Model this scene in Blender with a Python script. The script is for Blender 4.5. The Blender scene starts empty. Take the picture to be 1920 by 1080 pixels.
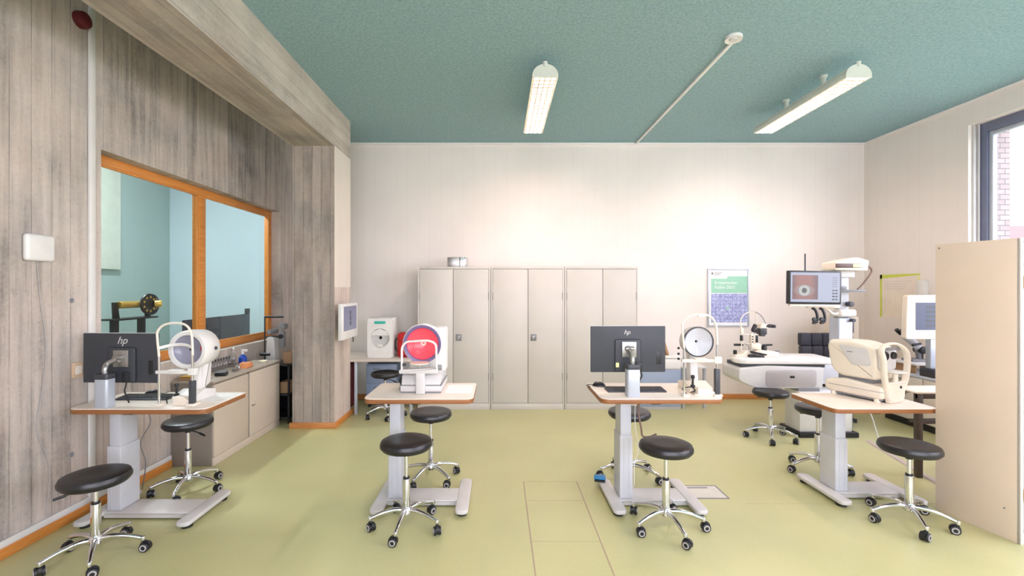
import bpy, bmesh, math, random
from mathutils import Vector, Matrix
R = math.radians
PI = math.pi
SC = bpy.context.scene
COL = SC.collection
rnd = random.Random(7)
CAMZ = 1.66
F = 853.0
VX, VY = 935.0, 540.0
# ------------------------------------------------------------------ materials
def lin(c):
    out = []
    for v in c[:3]:
        v = v / 255.0
        out.append(v / 12.92 if v <= 0.04045 else ((v + 0.055) / 1.055) ** 2.4)
    return (out[0], out[1], out[2], 1.0)
class NT:
    def __init__(s, name):
        s.m = bpy.data.materials.new(name); s.m.use_nodes = True
        s.t = s.m.node_tree; s.t.nodes.clear()
        s.out = s.n('ShaderNodeOutputMaterial')
    def n(s, typ, **kw):
        nd = s.t.nodes.new(typ)
        for k, v in kw.items(): setattr(nd, k, v)
        return nd
    def l(s, a, b): s.t.links.new(a, b)
    def math(s, op, a, b=None, c=None, clamp=False):
        nd = s.n('ShaderNodeMath', operation=op); nd.use_clamp = clamp
        for i, v in enumerate((a, b, c)):
            if v is None: continue
            if isinstance(v, (int, float)): nd.inputs[i].default_value = v
            else: s.l(v, nd.inputs[i])
        return nd.outputs[0]
    def mix(s, fac, a, b, blend='MIX'):
        nd = s.n('ShaderNodeMix', data_type='RGBA', blend_type=blend)
        if isinstance(fac, (int, float)): nd.inputs[0].default_value = fac
        else: s.l(fac, nd.inputs[0])
        for idx, v in ((6, a), (7, b)):
            if isinstance(v, tuple): nd.inputs[idx].default_value = v
            else: s.l(v, nd.inputs[idx])
        return nd.outputs[2]
    def coords(s, scale=(1, 1, 1)):
        tc = s.n('ShaderNodeTexCoord'); mp = s.n('ShaderNodeMapping')
        mp.inputs['Scale'].default_value = scale
        s.l(tc.outputs['Object'], mp.inputs['Vector']); return mp.outputs[0]
    def noise(s, vec, scale, detail=3, rough=0.5):
        nd = s.n('ShaderNodeTexNoise'); nd.inputs['Scale'].default_value = scale
        nd.inputs['Detail'].default_value = detail; nd.inputs['Roughness'].default_value = rough
        s.l(vec, nd.inputs['Vector']); return nd.outputs['Fac']
    def ramp(s, fac, stops):
        nd = s.n('ShaderNodeValToRGB'); cr = nd.color_ramp
        while len(cr.elements) < len(stops): cr.elements.new(0.5)
        for e, (p, c) in zip(cr.elements, stops): e.position = p; e.color = c
        s.l(fac, nd.inputs[0]); return nd.outputs[0]
    def bsdf(s, color, rough=0.5, metal=0.0, bump=None, bstr=0.2, bdist=0.01, spec=None, coat=0, emis=None, estr=0):
        b = s.n('ShaderNodeBsdfPrincipled')
        if isinstance(color, tuple): b.inputs['Base Color'].default_value = color
        else: s.l(color, b.inputs['Base Color'])
        if isinstance(rough, (int, float)): b.inputs['Roughness'].default_value = rough
        else: s.l(rough, b.inputs['Roughness'])
        b.inputs['Metallic'].default_value = metal
        if spec is not None: b.inputs['Specular IOR Level'].default_value = spec
        if coat: b.inputs['Coat Weight'].default_value = coat; b.inputs['Coat Roughness'].default_value = 0.1
        if emis is not None:
            if isinstance(emis, tuple): b.inputs['Emission Color'].default_value = emis
            else: s.l(emis, b.inputs['Emission Color'])
            b.inputs['Emission Strength'].default_value = estr
        if bump is not None:
            bp = s.n('ShaderNodeBump'); bp.inputs['Strength'].default_value = bstr
            bp.inputs['Distance'].default_value = bdist
            s.l(bump, bp.inputs['Height']); s.l(bp.outputs[0], b.inputs['Normal'])
        s.l(b.outputs[0], s.out.inputs[0]); return s.m
M = {}
def plain(key, rgb, rough=0.5, metal=0.0, var=0.05, scale=6, bumps=0.0, bscale=200, coat=0, spec=None):
    t = NT(key); co = t.coords()
    c = lin(rgb); nz = t.noise(co, scale, 4)
    lo = tuple([v * (1 - var) for v in c[:3]] + [1]); hi = tuple([min(1, v * (1 + var)) for v in c[:3]] + [1])
    col = t.ramp(nz, [(0.3, lo), (0.7, hi)])
    bump = t.noise(co, bscale, 2) if bumps else None
    M[key] = t.bsdf(col, rough, metal, bump, bumps, 0.002, spec, coat)
    return M[key]
def emit(key, rgb, strength, base=(250, 250, 250)):
    t = NT(key); M[key] = t.bsdf(lin(base), 0.4, emis=lin(rgb), estr=strength); return M[key]

plain('white_plastic', (226, 224, 220), 0.35)
plain('cream_plastic', (232, 222, 206), 0.35)
plain('grey_white', (204, 202, 200), 0.4)
plain('light_metal', (196, 198, 204), 0.4, 0.0)
plain('silver_paint', (184, 190, 200), 0.35, 0.2)
plain('chrome', (225, 225, 228), 0.12, 1.0, 0.02)
plain('brushed', (170, 168, 165), 0.35, 0.9, 0.08, 30)
plain('black_vinyl', (26, 25, 28), 0.33, 0, 0.1, 8, 0.15, 350, spec=0.6)
plain('black_plastic', (28, 29, 32), 0.4)
plain('monitor_back', (58, 61, 68), 0.5)
plain('dark_grey', (62, 64, 70), 0.45)
plain('mid_grey', (128, 128, 132), 0.5)
plain('wheel_ring', (176, 172, 172), 0.5)
plain('locker_paint', (200, 195, 188), 0.45, 0, 0.03, 3)
plain('locker_seam', (150, 148, 142), 0.6)
plain('tall_cabinet', (226, 208, 190), 0.35, 0, 0.03, 2, coat=0.1)
plain('sideboard_front', (203, 190, 174), 0.5, 0, 0.03, 3)
plain('sideboard_body', (142, 133, 124), 0.55, 0, 0.04, 3)
plain('laminate_top', (236, 224, 212), 0.35, 0, 0.03, 5)
plain('white_laminate', (232, 230, 228), 0.4, 0, 0.02, 5)
plain('blue_grey_panel', (150, 165, 190), 0.5)
plain('red_cloth', (178, 22, 28), 0.7, 0, 0.15, 20, 0.3, 400)
plain('dark_red', (88, 14, 22), 0.6)
plain('blue_plastic', (28, 120, 180), 0.4)
plain('deep_blue', (22, 70, 170), 0.4)
plain('orange_plastic', (226, 148, 92), 0.5)
plain('brown_wood_dark', (74, 62, 56), 0.5, 0, 0.15, 20)
plain('gold_metal', (212, 176, 92), 0.3, 0.8)
plain('quilted', (52, 52, 62), 0.6, 0, 0.1, 20, 0.2, 300)
plain('teal_label', (40, 175, 160), 0.5)
plain('paper', (240, 240, 238), 0.7)
plain('seam', (170, 150, 130), 0.6)
plain('violet_rim', (112, 98, 138), 0.35)
plain('card_brown', (170, 135, 100), 0.7)
plain('green_yellow', (206, 214, 96), 0.7)
plain('pale_yellow', (238, 234, 170), 0.7)
plain('mint', (152, 205, 180), 0.6)
plain('grey_text', (120, 120, 128), 0.7)
plain('frame_grey', (108, 114, 138), 0.4)
plain('pale_wall', (226, 224, 220), 0.8, 0, 0.02, 2)
plain('white_wall', (238, 236, 234), 0.8, 0, 0.02, 2)
plain('room_teal', (158, 178, 174), 0.8, 0, 0.04, 1)
plain('room_blue', (190, 208, 216), 0.8, 0, 0.03, 1)
plain('roof_red', (120, 62, 54), 0.8)
plain('outer_wall', (128, 124, 122), 0.8)
plain('cable_black', (35, 35, 38), 0.5)
plain('cable_white', (222, 222, 220), 0.5)
plain('brown_flex', (120, 95, 84), 0.5)
plain('lamp_body', (214, 216, 204), 0.4)

def wood(key, rgb, rgb2, axis=0, rough=0.4):
    t = NT(key); sc = [14, 14, 14]; sc[axis] = 1.2
    co = t.coords(tuple(sc)); nz = t.noise(co, 3.0, 5, 0.6)
    col = t.ramp(nz, [(0.3, lin(rgb2)), (0.65, lin(rgb))])
    M[key] = t.bsdf(col, rough, 0, nz, 0.1, 0.002)
wood('orange_wood_y', (218, 146, 72), (196, 122, 52), 1)
wood('orange_wood_z', (218, 146, 72), (196, 122, 52), 2)
wood('orange_wood_x', (208, 142, 84), (186, 120, 62), 0)
wood('edge_wood', (158, 104, 60), (132, 82, 46), 0, 0.45)

def concrete(key, ua, va, board=0.125, base=(168, 160, 150), dark=(112, 108, 104), light=(196, 188, 178), lines=0.5, blot=1.0, streakf=11.0):
    """board-marked concrete: ua = axis across the boards, va = axis along them"""
    t = NT(key); tc = t.n('ShaderNodeTexCoord'); sp = t.n('ShaderNodeSeparateXYZ')
    t.l(tc.outputs['Object'], sp.inputs[0])
    u = sp.outputs[ua]; v = sp.outputs[va]
    # slight waviness of board joints
    q = t.math('DIVIDE', u, board)
    fl = t.math('FLOOR', q); fr = t.math('FRACT', q)
    wn = t.n('ShaderNodeTexWhiteNoise', noise_dimensions='1D'); t.l(fl, wn.inputs['W'])
    tone = wn.outputs['Value']
    # streaks stretched along boards
    cb = t.n('ShaderNodeCombineXYZ')
    t.l(t.math('MULTIPLY', u, streakf), cb.inputs[0]); t.l(t.math('MULTIPLY', v, 1.1), cb.inputs[1]); t.l(t.math('MULTIPLY', tone, 9.0), cb.inputs[2])
    streak = t.noise(cb.outputs[0], 1.0, 6, 0.62)
    co = t.coords()
    blotch = t.noise(co, 1.1, 5, 0.6)
    fine = t.noise(co, 38, 4, 0.7)
    a = t.math('ADD', t.math('MULTIPLY', streak, 0.4), t.math('MULTIPLY', blotch, 0.45 * blot))
    a = t.math('ADD', a, t.math('MULTIPLY', fine, 0.15))
    a = t.math('ADD', a, t.math('MULTIPLY', t.math('SUBTRACT', tone, 0.5), 0.14))
    col = t.ramp(a, [(0.30, lin(dark)), (0.47, lin(base)), (0.64, lin(light))])
    hue = t.noise(co, 1.9, 4, 0.6)
    col = t.mix(0.6, col, t.ramp(hue, [(0.35, lin((128, 132, 136))), (0.5, lin((176, 168, 160))), (0.65, lin((186, 168, 158)))]), 'SOFT_LIGHT')
    st2 = t.noise(cb.outputs[0], 0.33, 4, 0.7)
    col = t.mix(t.math('MULTIPLY', t.math('SUBTRACT', st2, 0.56, clamp=True), 2.6 * lines, clamp=True), col, lin((96, 92, 90)))
    # joint lines, broken up by noise
    d = t.math('ABSOLUTE', t.math('SUBTRACT', fr, 0.5))
    edge = t.math('GREATER_THAN', d, 0.478)
    cb2 = t.n('ShaderNodeCombineXYZ'); t.l(t.math('MULTIPLY', v, 1.3), cb2.inputs[0]); t.l(t.math('ADD', fl, t.math('GREATER_THAN', fr, 0.5)), cb2.inputs[1])
    gap = t.noise(cb2.outputs[0], 1.0, 2)
    gapf = t.math('MULTIPLY', edge, t.math('SMOOTHSTEP' if False else 'MULTIPLY', t.math('SUBTRACT', gap, 0.38, clamp=True), 5.0, clamp=True))
    col = t.mix(t.math('MULTIPLY', gapf, lines), col, lin((78, 74, 70)))
    # pock marks
    vo = t.n('ShaderNodeTexVoronoi'); vo.inputs['Scale'].default_value = 14; t.l(co, vo.inputs['Vector'])
    pk = t.math('LESS_THAN', vo.outputs['Distance'], 0.07)
    col = t.mix(t.math('MULTIPLY', pk, 0.35), col, lin((90, 86, 82)))
    h = t.math('SUBTRACT', t.math('ADD', t.math('MULTIPLY', fine, 0.4), t.math('MULTIPLY', streak, 0.6)), t.math('MULTIPLY', gapf, 0.9))
    M[key] = t.bsdf(col, 0.85, 0, h, 0.35, 0.01)
concrete('concrete_wall', 1, 2, 0.135, base=(182, 174, 167), dark=(112, 109, 107), light=(212, 203, 196), lines=0.55, blot=1.1, streakf=19.0)
concrete('concrete_column', 0, 2, 0.105, base=(176, 167, 159), dark=(140, 132, 126), light=(196, 187, 178), lines=1.0, blot=0.9, streakf=8.0)
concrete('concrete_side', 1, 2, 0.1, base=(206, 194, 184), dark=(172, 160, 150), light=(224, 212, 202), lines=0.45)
concrete('concrete_soffit', 0, 1, 0.1, base=(176, 168, 160), dark=(138, 132, 125), light=(200, 192, 183), lines=0.6)
concrete('concrete_beam', 2, 1, 0.12, base=(192, 184, 175), dark=(154, 147, 139), light=(216, 208, 199), lines=0.6)

def floor_mat():
    t = NT('lino_floor'); co = t.coords()
    n1 = t.noise(co, 0.9, 4, 0.55); n2 = t.noise(co, 45, 3, 0.6)
    a = t.math('ADD', t.math('MULTIPLY', n1, 0.8), t.math('MULTIPLY', n2, 0.2))
    col = t.ramp(a, [(0.3, lin((180, 180, 130))), (0.7, lin((198, 196, 146)))])
    rg = t.math('ADD', t.math('MULTIPLY', n1, 0.15), 0.27)
    M['floor'] = t.bsdf(col, rg, 0, n2, 0.05, 0.002, spec=0.5)
floor_mat()
def ceil_mat():
    t = NT('wood_wool_ceiling'); co = t.coords()
    n2 = t.noise(co, 42, 5, 0.75); n3 = t.noise(co, 0.7, 2)
    col = t.ramp(n2, [(0.3, lin((128, 160, 168))), (0.52, lin((154, 184, 189))), (0.72, lin((172, 198, 201)))])
    M['ceiling'] = t.bsdf(col, 0.95, 0, n2, 0.7, 0.02, spec=0.1)
ceil_mat()
def panel_wall():
    t = NT('boarded_wall'); tc = t.n('ShaderNodeTexCoord'); sp = t.n('ShaderNodeSeparateXYZ')
    t.l(tc.outputs['Object'], sp.inputs[0])
    u = t.math('ADD', sp.outputs[0], sp.outputs[1])
    fr = t.math('FRACT', t.math('DIVIDE', u, 0.165))
    d = t.math('ABSOLUTE', t.math('SUBTRACT', fr, 0.5))
    edge = t.math('GREATER_THAN', d, 0.478)
    co = t.coords(); n = t.noise(co, 1.2, 3)
    base = t.ramp(n, [(0.3, lin((230, 222, 215))), (0.7, lin((238, 230, 223)))])
    col = t.mix(t.math('MULTIPLY', edge, 0.10), base, lin((180, 172, 168)))
    M['wall'] = t.bsdf(col, 0.7, 0, t.math('MULTIPLY', edge, -1.0), 0.12, 0.003)
panel_wall()
def brick():
    t = NT('pale_brick'); tc = t.n('ShaderNodeTexCoord'); mp = t.n('ShaderNodeMapping')
    mp.inputs['Rotation'].default_value = (R(90), 0, 0); t.l(tc.outputs['Object'], mp.inputs[0])
    b = t.n('ShaderNodeTexBrick'); b.inputs['Scale'].default_value = 4.2
    b.inputs['Color1'].default_value = lin((160, 144, 140)); b.inputs['Color2'].default_value = lin((140, 128, 126)); b.inputs['Mortar'].default_value = lin((104, 98, 98))
    b.inputs['Mortar Size'].default_value = 0.02
    t.l(mp.outputs[0], b.inputs['Vector']); M['brick'] = t.bsdf(b.outputs[0], 0.9)
brick()
def glass(key, tint=(0.97, 0.99, 0.99, 1), extra=0.0):
    t = NT(key); tr = t.n('ShaderNodeBsdfTransparent'); tr.inputs[0].default_value = tint
    gl = t.n('ShaderNodeBsdfGlossy'); gl.inputs['Roughness'].default_value = 0.02
    fr = t.n('ShaderNodeFresnel'); fr.inputs[0].default_value = 1.45
    mx = t.n('ShaderNodeMixShader')
    ge = t.n('ShaderNodeNewGeometry')
    fac = t.math('MULTIPLY', t.math('ADD', fr.outputs[0], extra, clamp=True), t.math('SUBTRACT', 1.0, ge.outputs['Backfacing']))
    t.l(fac, mx.inputs[0]); t.l(tr.outputs[0], mx.inputs[1]); t.l(gl.outputs[0], mx.inputs[2]); t.l(mx.outputs[0], t.out.inputs[0])
    M[key] = t.m
glass('glass'); glass('clear_plastic', (0.9, 0.92, 0.94, 1), 0.05)
def rings(key, c1, c2, freq, cen=(0, 0), estr=0.0, axes=(0, 2), rmax=None):
    t = NT(key); tc = t.n('ShaderNodeTexCoord'); sp = t.n('ShaderNodeSeparateXYZ'); t.l(tc.outputs['Object'], sp.inputs[0])
    a = t.math('SUBTRACT', sp.outputs[axes[0]], cen[0]); b = t.math('SUBTRACT', sp.outputs[axes[1]], cen[1])
    r = t.math('SQRT', t.math('ADD', t.math('MULTIPLY', a, a), t.math('MULTIPLY', b, b)))
    s = t.math('SINE', t.math('MULTIPLY', r, freq))
    col = t.ramp(t.math('MULTIPLY_ADD', s, 0.5, 0.5), [(0.35, lin(c1)), (0.65, lin(c2))])
    M[key] = t.bsdf(col, 0.25, emis=col if estr else None, estr=estr)
# ------------------------------------------------------------------ mesh builder
class MB:
    def __init__(s): s.bm = bmesh.new()
    def _merge(s, b, mat=None):
        if mat is not None: bmesh.ops.transform(b, matrix=mat, verts=b.verts)
        me = bpy.data.meshes.new('tmp'); b.to_mesh(me); b.free(); s.bm.from_mesh(me); bpy.data.meshes.remove(me); return s
    def box(s, x0, x1, y0, y1, z0, z1, r=0, seg=2, mat=None):
        b = bmesh.new(); bmesh.ops.create_cube(b, size=1)
        for v in b.verts:
            v.co = Vector(((x0 + x1) / 2 + v.co.x * (x1 - x0), (y0 + y1) / 2 + v.co.y * (y1 - y0), (z0 + z1) / 2 + v.co.z * (z1 - z0)))
        if r: bmesh.ops.bevel(b, geom=b.edges[:], offset=min(r, 0.49 * min(abs(x1 - x0), abs(y1 - y0), abs(z1 - z0))), segments=seg, affect='EDGES', profile=0.5)
        return s._merge(b, mat)
    def cyl(s, p0, p1, r0, r1=None, n=20, bev=0):
        r1 = r0 if r1 is None else r1
        p0 = Vector(p0); p1 = Vector(p1); d = p1 - p0
        b = bmesh.new(); bmesh.ops.create_cone(b, cap_ends=True, segments=n, radius1=r0, radius2=r1, depth=d.length)
        if bev:
            es = [e for e in b.edges if len([f for f in e.link_faces if len(f.verts) > 4]) == 1]
            bmesh.ops.bevel(b, geom=es, offset=bev, segments=3, affect='EDGES', profile=0.5)
        q = Vector((0, 0, 1)).rotation_difference(d.normalized()).to_matrix().to_4x4()
        return s._merge(b, Matrix.Translation((p0 + p1) / 2) @ q)
    def lathe(s, prof, c=(0, 0, 0), n=32, axis='z', mat=None):
        """prof = [(radius, height)...]"""
        b = bmesh.new(); ringsv = []
        for (r, h) in prof:
            if r < 1e-5: ringsv.append([b.verts.new((0, 0, h))])
            else: ringsv.append([b.verts.new((r * math.cos(2 * PI * i / n), r * math.sin(2 * PI * i / n), h)) for i in range(n)])
        for A, B in zip(ringsv[:-1], ringsv[1:]):
            for i in range(n):
                j = (i + 1) % n
                if len(A) == 1 and len(B) == 1: continue
                if len(A) == 1: b.faces.new((A[0], B[j], B[i]))
                elif len(B) == 1: b.faces.new((A[i], A[j], B[0]))
                else: b.faces.new((A[i], A[j], B[j], B[i]))
        bmesh.ops.recalc_face_normals(b, faces=b.faces[:])
        m = Matrix.Translation(c)
        if axis == 'y': m = m @ Matrix.Rotation(R(90), 4, 'X')     # +h points to -Y
        if axis == 'x': m = m @ Matrix.Rotation(R(90), 4, 'Y')
        if mat is not None: m = mat @ m
        return s._merge(b, m)
    def tube(s, pts, r, n=10, closed=False, rz=None, caps=True):
        pts = [Vector(p) for p in pts]; N = len(pts); b = bmesh.new(); rg = []
        up = None
        for i, p in enumerate(pts):
            a = pts[i - 1] if (i > 0 or closed) else p; c = pts[(i + 1) % N] if (i < N - 1 or closed) else p
            t = (c - a).normalized()
            if up is None:
                up = Vector((0, 0, 1)) if abs(t.z) < 0.9 else Vector((0, 1, 0))
            x = up.cross(t)
            if x.length < 1e-4: x = Vector((1, 0, 0)).cross(t)
            x.normalize(); y = t.cross(x); up = y
            rr = r[i] if isinstance(r, (list, tuple)) else r
            r2 = rr if rz is None else rz
            rg.append([b.verts.new(p + x * rr * math.cos(2 * PI * k / n) + y * r2 * math.sin(2 * PI * k / n)) for k in range(n)])
        for i in range(N if closed else N - 1):
            A = rg[i]; B = rg[(i + 1) % N]
            for k in range(n): b.faces.new((A[k], A[(k + 1) % n], B[(k + 1) % n], B[k]))
        if not closed and caps: b.faces.new(rg[0]); b.faces.new(rg[-1])
        bmesh.ops.recalc_face_normals(b, faces=b.faces[:])
        return s._merge(b)
    def prism(s, poly, a0, a1, plane='xy', bev=0, seg=2, mat=None):
        b = bmesh.new()
        def P(u, v, w):
            return {'xy': (u, v, w), 'xz': (u, w, v), 'yz': (w, u, v)}[plane]
        A = [b.verts.new(P(u, v, a0)) for u, v in poly]; B = [b.verts.new(P(u, v, a1)) for u, v in poly]
        n = len(poly); b.faces.new(A); b.faces.new(B)
        for i in range(n): b.faces.new((A[i], A[(i + 1) % n], B[(i + 1) % n], B[i]))
        bmesh.ops.recalc_face_normals(b, faces=b.faces[:])
        if bev:
            es = [e for e in b.edges if len([f for f in e.link_faces if abs((f.normal.x, f.normal.y, f.normal.z)[{'xy': 2, 'xz': 1, 'yz': 0}[plane]]) > 0.9]) == 1]
            bmesh.ops.bevel(b, geom=es, offset=bev, segments=seg, affect='EDGES', profile=0.5)
        return s._merge(b, mat)
    def mesh(s, name):
        me = bpy.data.meshes.new(name); s.bm.to_mesh(me); s.bm.free()
        me.polygons.foreach_set('use_smooth', [True] * len(me.polygons))
        me.set_sharp_from_angle(angle=R(38)); me.update(); return me
def rpoly(pts, rad, seg=5):
    """polygon with rounded corners; rad number or list"""
    out = []; n = len(pts)
    for i, p in enumerate(pts):
        r = rad[i] if isinstance(rad, (list, tuple)) else rad
        p = Vector(p); a = Vector(pts[i - 1]); c = Vector(pts[(i + 1) % n])
        if r <= 0: out.append(tuple(p)); continue
        d1 = (a - p); d2 = (c - p); r1 = min(r, d1.length * 0.49, d2.length * 0.49)
        p1 = p + d1.normalized() * r1; p2 = p + d2.normalized() * r1
        for k in range(seg + 1):
            t = k / seg; out.append(tuple((1 - t) ** 2 * p1 + 2 * t * (1 - t) * p + t * t * p2))
    return out
def smooth_path(pts, n=8, closed=False):
    pts = [Vector(p) for p in pts]; out = []; N = len(pts)
    rng = range(N if closed else N - 1)
    for i in rng:
        p0 = pts[i - 1] if (i > 0 or closed) else pts[0]; p1 = pts[i]; p2 = pts[(i + 1) % N]; p3 = pts[(i + 2) % N] if (i + 2 < N or closed) else pts[-1]
        for k in range(n):
            t = k / n
            out.append(0.5 * ((2 * p1) + (-p0 + p2) * t + (2 * p0 - 5 * p1 + 4 * p2 - p3) * t * t + (-p0 + 3 * p1 - 3 * p2 + p3) * t ** 3))
    if not closed: out.append(pts[-1])
    return out
# ------------------------------------------------------------------ objects
def obj(name, mb, mat, parent=None, label=None):
    me = mb.mesh(name) if isinstance(mb, MB) else mb
    o = bpy.data.objects.new(name, me); COL.objects.link(o)
    me.materials.append(M[mat] if isinstance(mat, str) else mat)
    if parent is not None: o.parent = parent
    if label: o['label'] = label
    return o
def tag(o, label, cat, group=None):
    o['label'] = label; o['category'] = cat
    if group: o['group'] = group
    return o
def thing(name, label, cat, loc=(0, 0, 0), rz=0.0, group=None):
    o = bpy.data.objects.new(name, None); COL.objects.link(o); o.empty_display_size = 0.1
    o.location = loc; o.rotation_euler = (0, 0, rz)
    return tag(o, label, cat, group)
def struct(name, mb, mat, parent=None):
    o = obj(name, mb, mat, parent)
    if parent is None: o['kind'] = 'structure'
    return o
def dup(root, loc, rz, label, group=None):
    r = root.copy(); COL.objects.link(r); r.location = loc; r.rotation_euler = (0, 0, rz); r['label'] = label
    if group: r['group'] = group
    for ch in list(root.children):
        c = ch.copy(); COL.objects.link(c); c.parent = r
        for g in ch.children:
            d = g.copy(); COL.objects.link(d); d.parent = c
    return r
def text_mesh(body, size, mat4, extrude=0.001, shear=0.0, align='LEFT'):
    cu = bpy.data.curves.new('lettering', 'FONT'); cu.body = body; cu.size = size; cu.extrude = extrude; cu.shear = shear; cu.align_x = align
    cu.resolution_u = 3
    o = bpy.data.objects.new('lettering', cu); COL.objects.link(o)
    dg = bpy.context.evaluated_depsgraph_get(); me = bpy.data.meshes.new_from_object(o.evaluated_get(dg))
    bpy.data.objects.remove(o); me.transform(mat4); me.materials.clear(); return me
FACE_CAM = Matrix.Rotation(R(90), 4, 'X')      # lettering that reads from the -Y side
# ================================================================== ROOM
XL, XR, YB, ZC, YF = -3.05, 5.47, 6.81, 3.83, -2.6
struct('floor', MB().box(XL - 0.02, XR + 0.02, YF, YB + 0.05, -0.1, 0), 'floor')
struct('ceiling', MB().box(XL - 0.2, XR + 0.4, YF, YB + 0.2, ZC, ZC + 0.15), 'ceiling')
struct('wall_back', MB().box(XL - 0.2, XR + 0.2, YB, YB + 0.2, -0.1, ZC), 'wall')
QX0, QX1, QZ0, QZ1 = -1.8, 4.8, 0.9, 3.3
fw = MB(); fw.box(XL - 0.2, QX0, YF - 0.2, YF, -0.1, ZC + .1); fw.box(QX1, XR + 0.4, YF - 0.2, YF, -0.1, ZC + .1)
fw.box(QX0, QX1, YF - 0.2, YF, -0.1, QZ0); fw.box(QX0, QX1, YF - 0.2, YF, QZ1, ZC + .1)
struct('wall_front', fw, 'white_wall')
fr = MB()
for k in range(6):
    x = QX0 + k * (QX1 - QX0 - 0.08) / 5; fr.box(x, x + 0.08, YF - 0.14, YF - 0.06, QZ0, QZ1, 0.004)
fr.box(QX0, QX1, YF - 0.14, YF - 0.06, QZ0, QZ0 + 0.08); fr.box(QX0, QX1, YF - 0.14, YF - 0.06, QZ1 - 0.08, QZ1)
wq = struct('window_7', fr, 'frame_grey'); obj('pane', MB().box(QX0, QX1, YF - 0.105, YF - 0.1, QZ0, QZ1), 'glass', wq)  # unseen window, added behind the camera for cool fill daylight
# left wall with window opening
WY0, WY1, WZ0, WZ1 = 3.49, 6.35, 0.975, 2.724
lw = MB()
lw.box(XL - 0.2, XL, YF, WY0, -0.1, ZC); lw.box(XL - 0.2, XL, WY1, YB, -0.1, ZC)
lw.box(XL - 0.2, XL, WY0, WY1, -0.1, WZ0); lw.box(XL - 0.2, XL, WY0, WY1, WZ1, ZC)
struct('wall_left', lw, 'concrete_wall')
th = MB()
for (y, z) in ((3.25, 1.57), (3.25, 0.47), (2.35, 1.57), (2.35, .47), (4.3, 0.6)):
    th.lathe([(0.0, 0.0005), (0.011, 0.0005), (0.015, 0.003), (0.018, 0.002), (0.018, 0)], (XL, y, z), 16, 'x')
struct('trim_5', th, 'mid_grey')
# column and beam
CX0, CX1, CY0, CY1, BZ = -2.44, -1.94, 5.38, 5.95, 3.34
struct('wall_column', MB().box(CX0, CX1 - 0.004, CY0, CY1, 0, BZ), 'concrete_column')
struct('wall_column_side', MB().box(CX1 - 0.004, CX1, CY0 + 0.004, CY1, 0, 1.67), 'concrete_side')
struct('wall_column_panel', MB().box(CX1 - 0.004, CX1 + 0.002, CY0 + 0.004, CY1, 1.67, BZ), 'sideboard_light' if 'sideboard_light' in M else plain('column_white', (226, 216, 204), 0.75, 0, 0.03, 3, 0.1, 60))
bm_ = MB(); bm_.box(CX0, CX1 - 0.004, YF, CY1, BZ, ZC); struct('ceiling_beam', bm_, 'concrete_soffit')
struct('ceiling_beam_side', MB().box(CX1 - 0.004, CX1, YF, CY1, BZ + 0.0005, ZC), 'concrete_beam')
# right wall with window band
RY1, RY0, RZ0, RZ1 = 5.30, -1.6, 0.9, 3.555
rw = MB()
rw.box(XR, XR + 0.18, YF, RY0, -0.1, ZC); rw.box(XR, XR + 0.18, RY1, YB, -0.1, ZC)
rw.box(XR, XR + 0.18, RY0, RY1, -0.1, RZ0); rw.box(XR, XR + 0.18, RY0, RY1, RZ1, ZC)
struct('wall_right', rw, 'wall')
ob = MB()
ob.box(XR + 0.28, XR + 0.42, YF, RY0 + .05, -0.1, ZC + 0.3); ob.box(XR + 0.28, XR + 0.42, RY1 - .06, YB + .2, -0.1, ZC + 0.3)
ob.box(XR + 0.28, XR + 0.42, RY0 + .05, RY1 - .06, -0.1, RZ0 - 0.05); ob.box(XR + 0.28, XR + 0.42, RY0 + .05, RY1 - .06, RZ1 + 0.02, ZC + 0.3)
struct('wall_outer', ob, 'brick')
struct('window_sill', MB().box(XR - 0.02, XR + 0.2, RY0, RY1, RZ0 - 0.03, RZ0 + .005, 0.004), 'white_laminate')
# window frames, right wall
nwin = 5; span = (RY1 - RY0) / nwin
for k in range(nwin):
    y1 = RY1 - k * span; y0 = y1 - span
    fr = MB(); X0, X1 = XR + 0.105, XR + 0.19
    fr.box(X0, X1, y1 - 0.105, y1, RZ0, RZ1, 0.004); fr.box(X0, X1, y0, y0 + 0.03, RZ0, RZ1, 0.004)
    fr.box(X0, X1, y0 + .03, y1 - .105, RZ1 - 0.11, RZ1, 0.004); fr.box(X0, X1, y0 + .03, y1 - .105, RZ0, RZ0 + 0.07, 0.004)
    f = struct('window_%d' % (k + 2), fr, 'frame_grey')
    sa = MB(); a0, a1 = y0 + 0.03, y1 - 0.105; z0, z1 = RZ0 + 0.07, RZ1 - 0.11; XA, XB = X0 + 0.02, X1 - 0.01; w = 0.045
    sa.box(XA, XB, a1 - w, a1, z0, z1, 0.006); sa.box(XA, XB, a0, a0 + w, z0, z1, 0.006)
    sa.box(XA, XB, a0 + w, a1 - w, z1 - w, z1, 0.006); sa.box(XA, XB, a0 + w, a1 - w, z0, z0 + w, 0.006)
    obj('sash', sa, 'silver_paint', f)
    obj('pane', MB().box(XA + 0.025, XA + 0.03, a0 + w, a1 - w, z0 + w, z1 - w), 'glass', f)
obj_j = MB().box(XR + 0.04, XR + 0.07, RY1 - 0.025, RY1, RZ0, RZ1 - 0.002, 0.004); obj_j.box(XR + 0.08, XR + 0.1, RY1 - 0.04, RY1, RZ0, RZ1 - .002, 0.004)
struct('trim_6', obj_j, 'grey_white')
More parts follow.
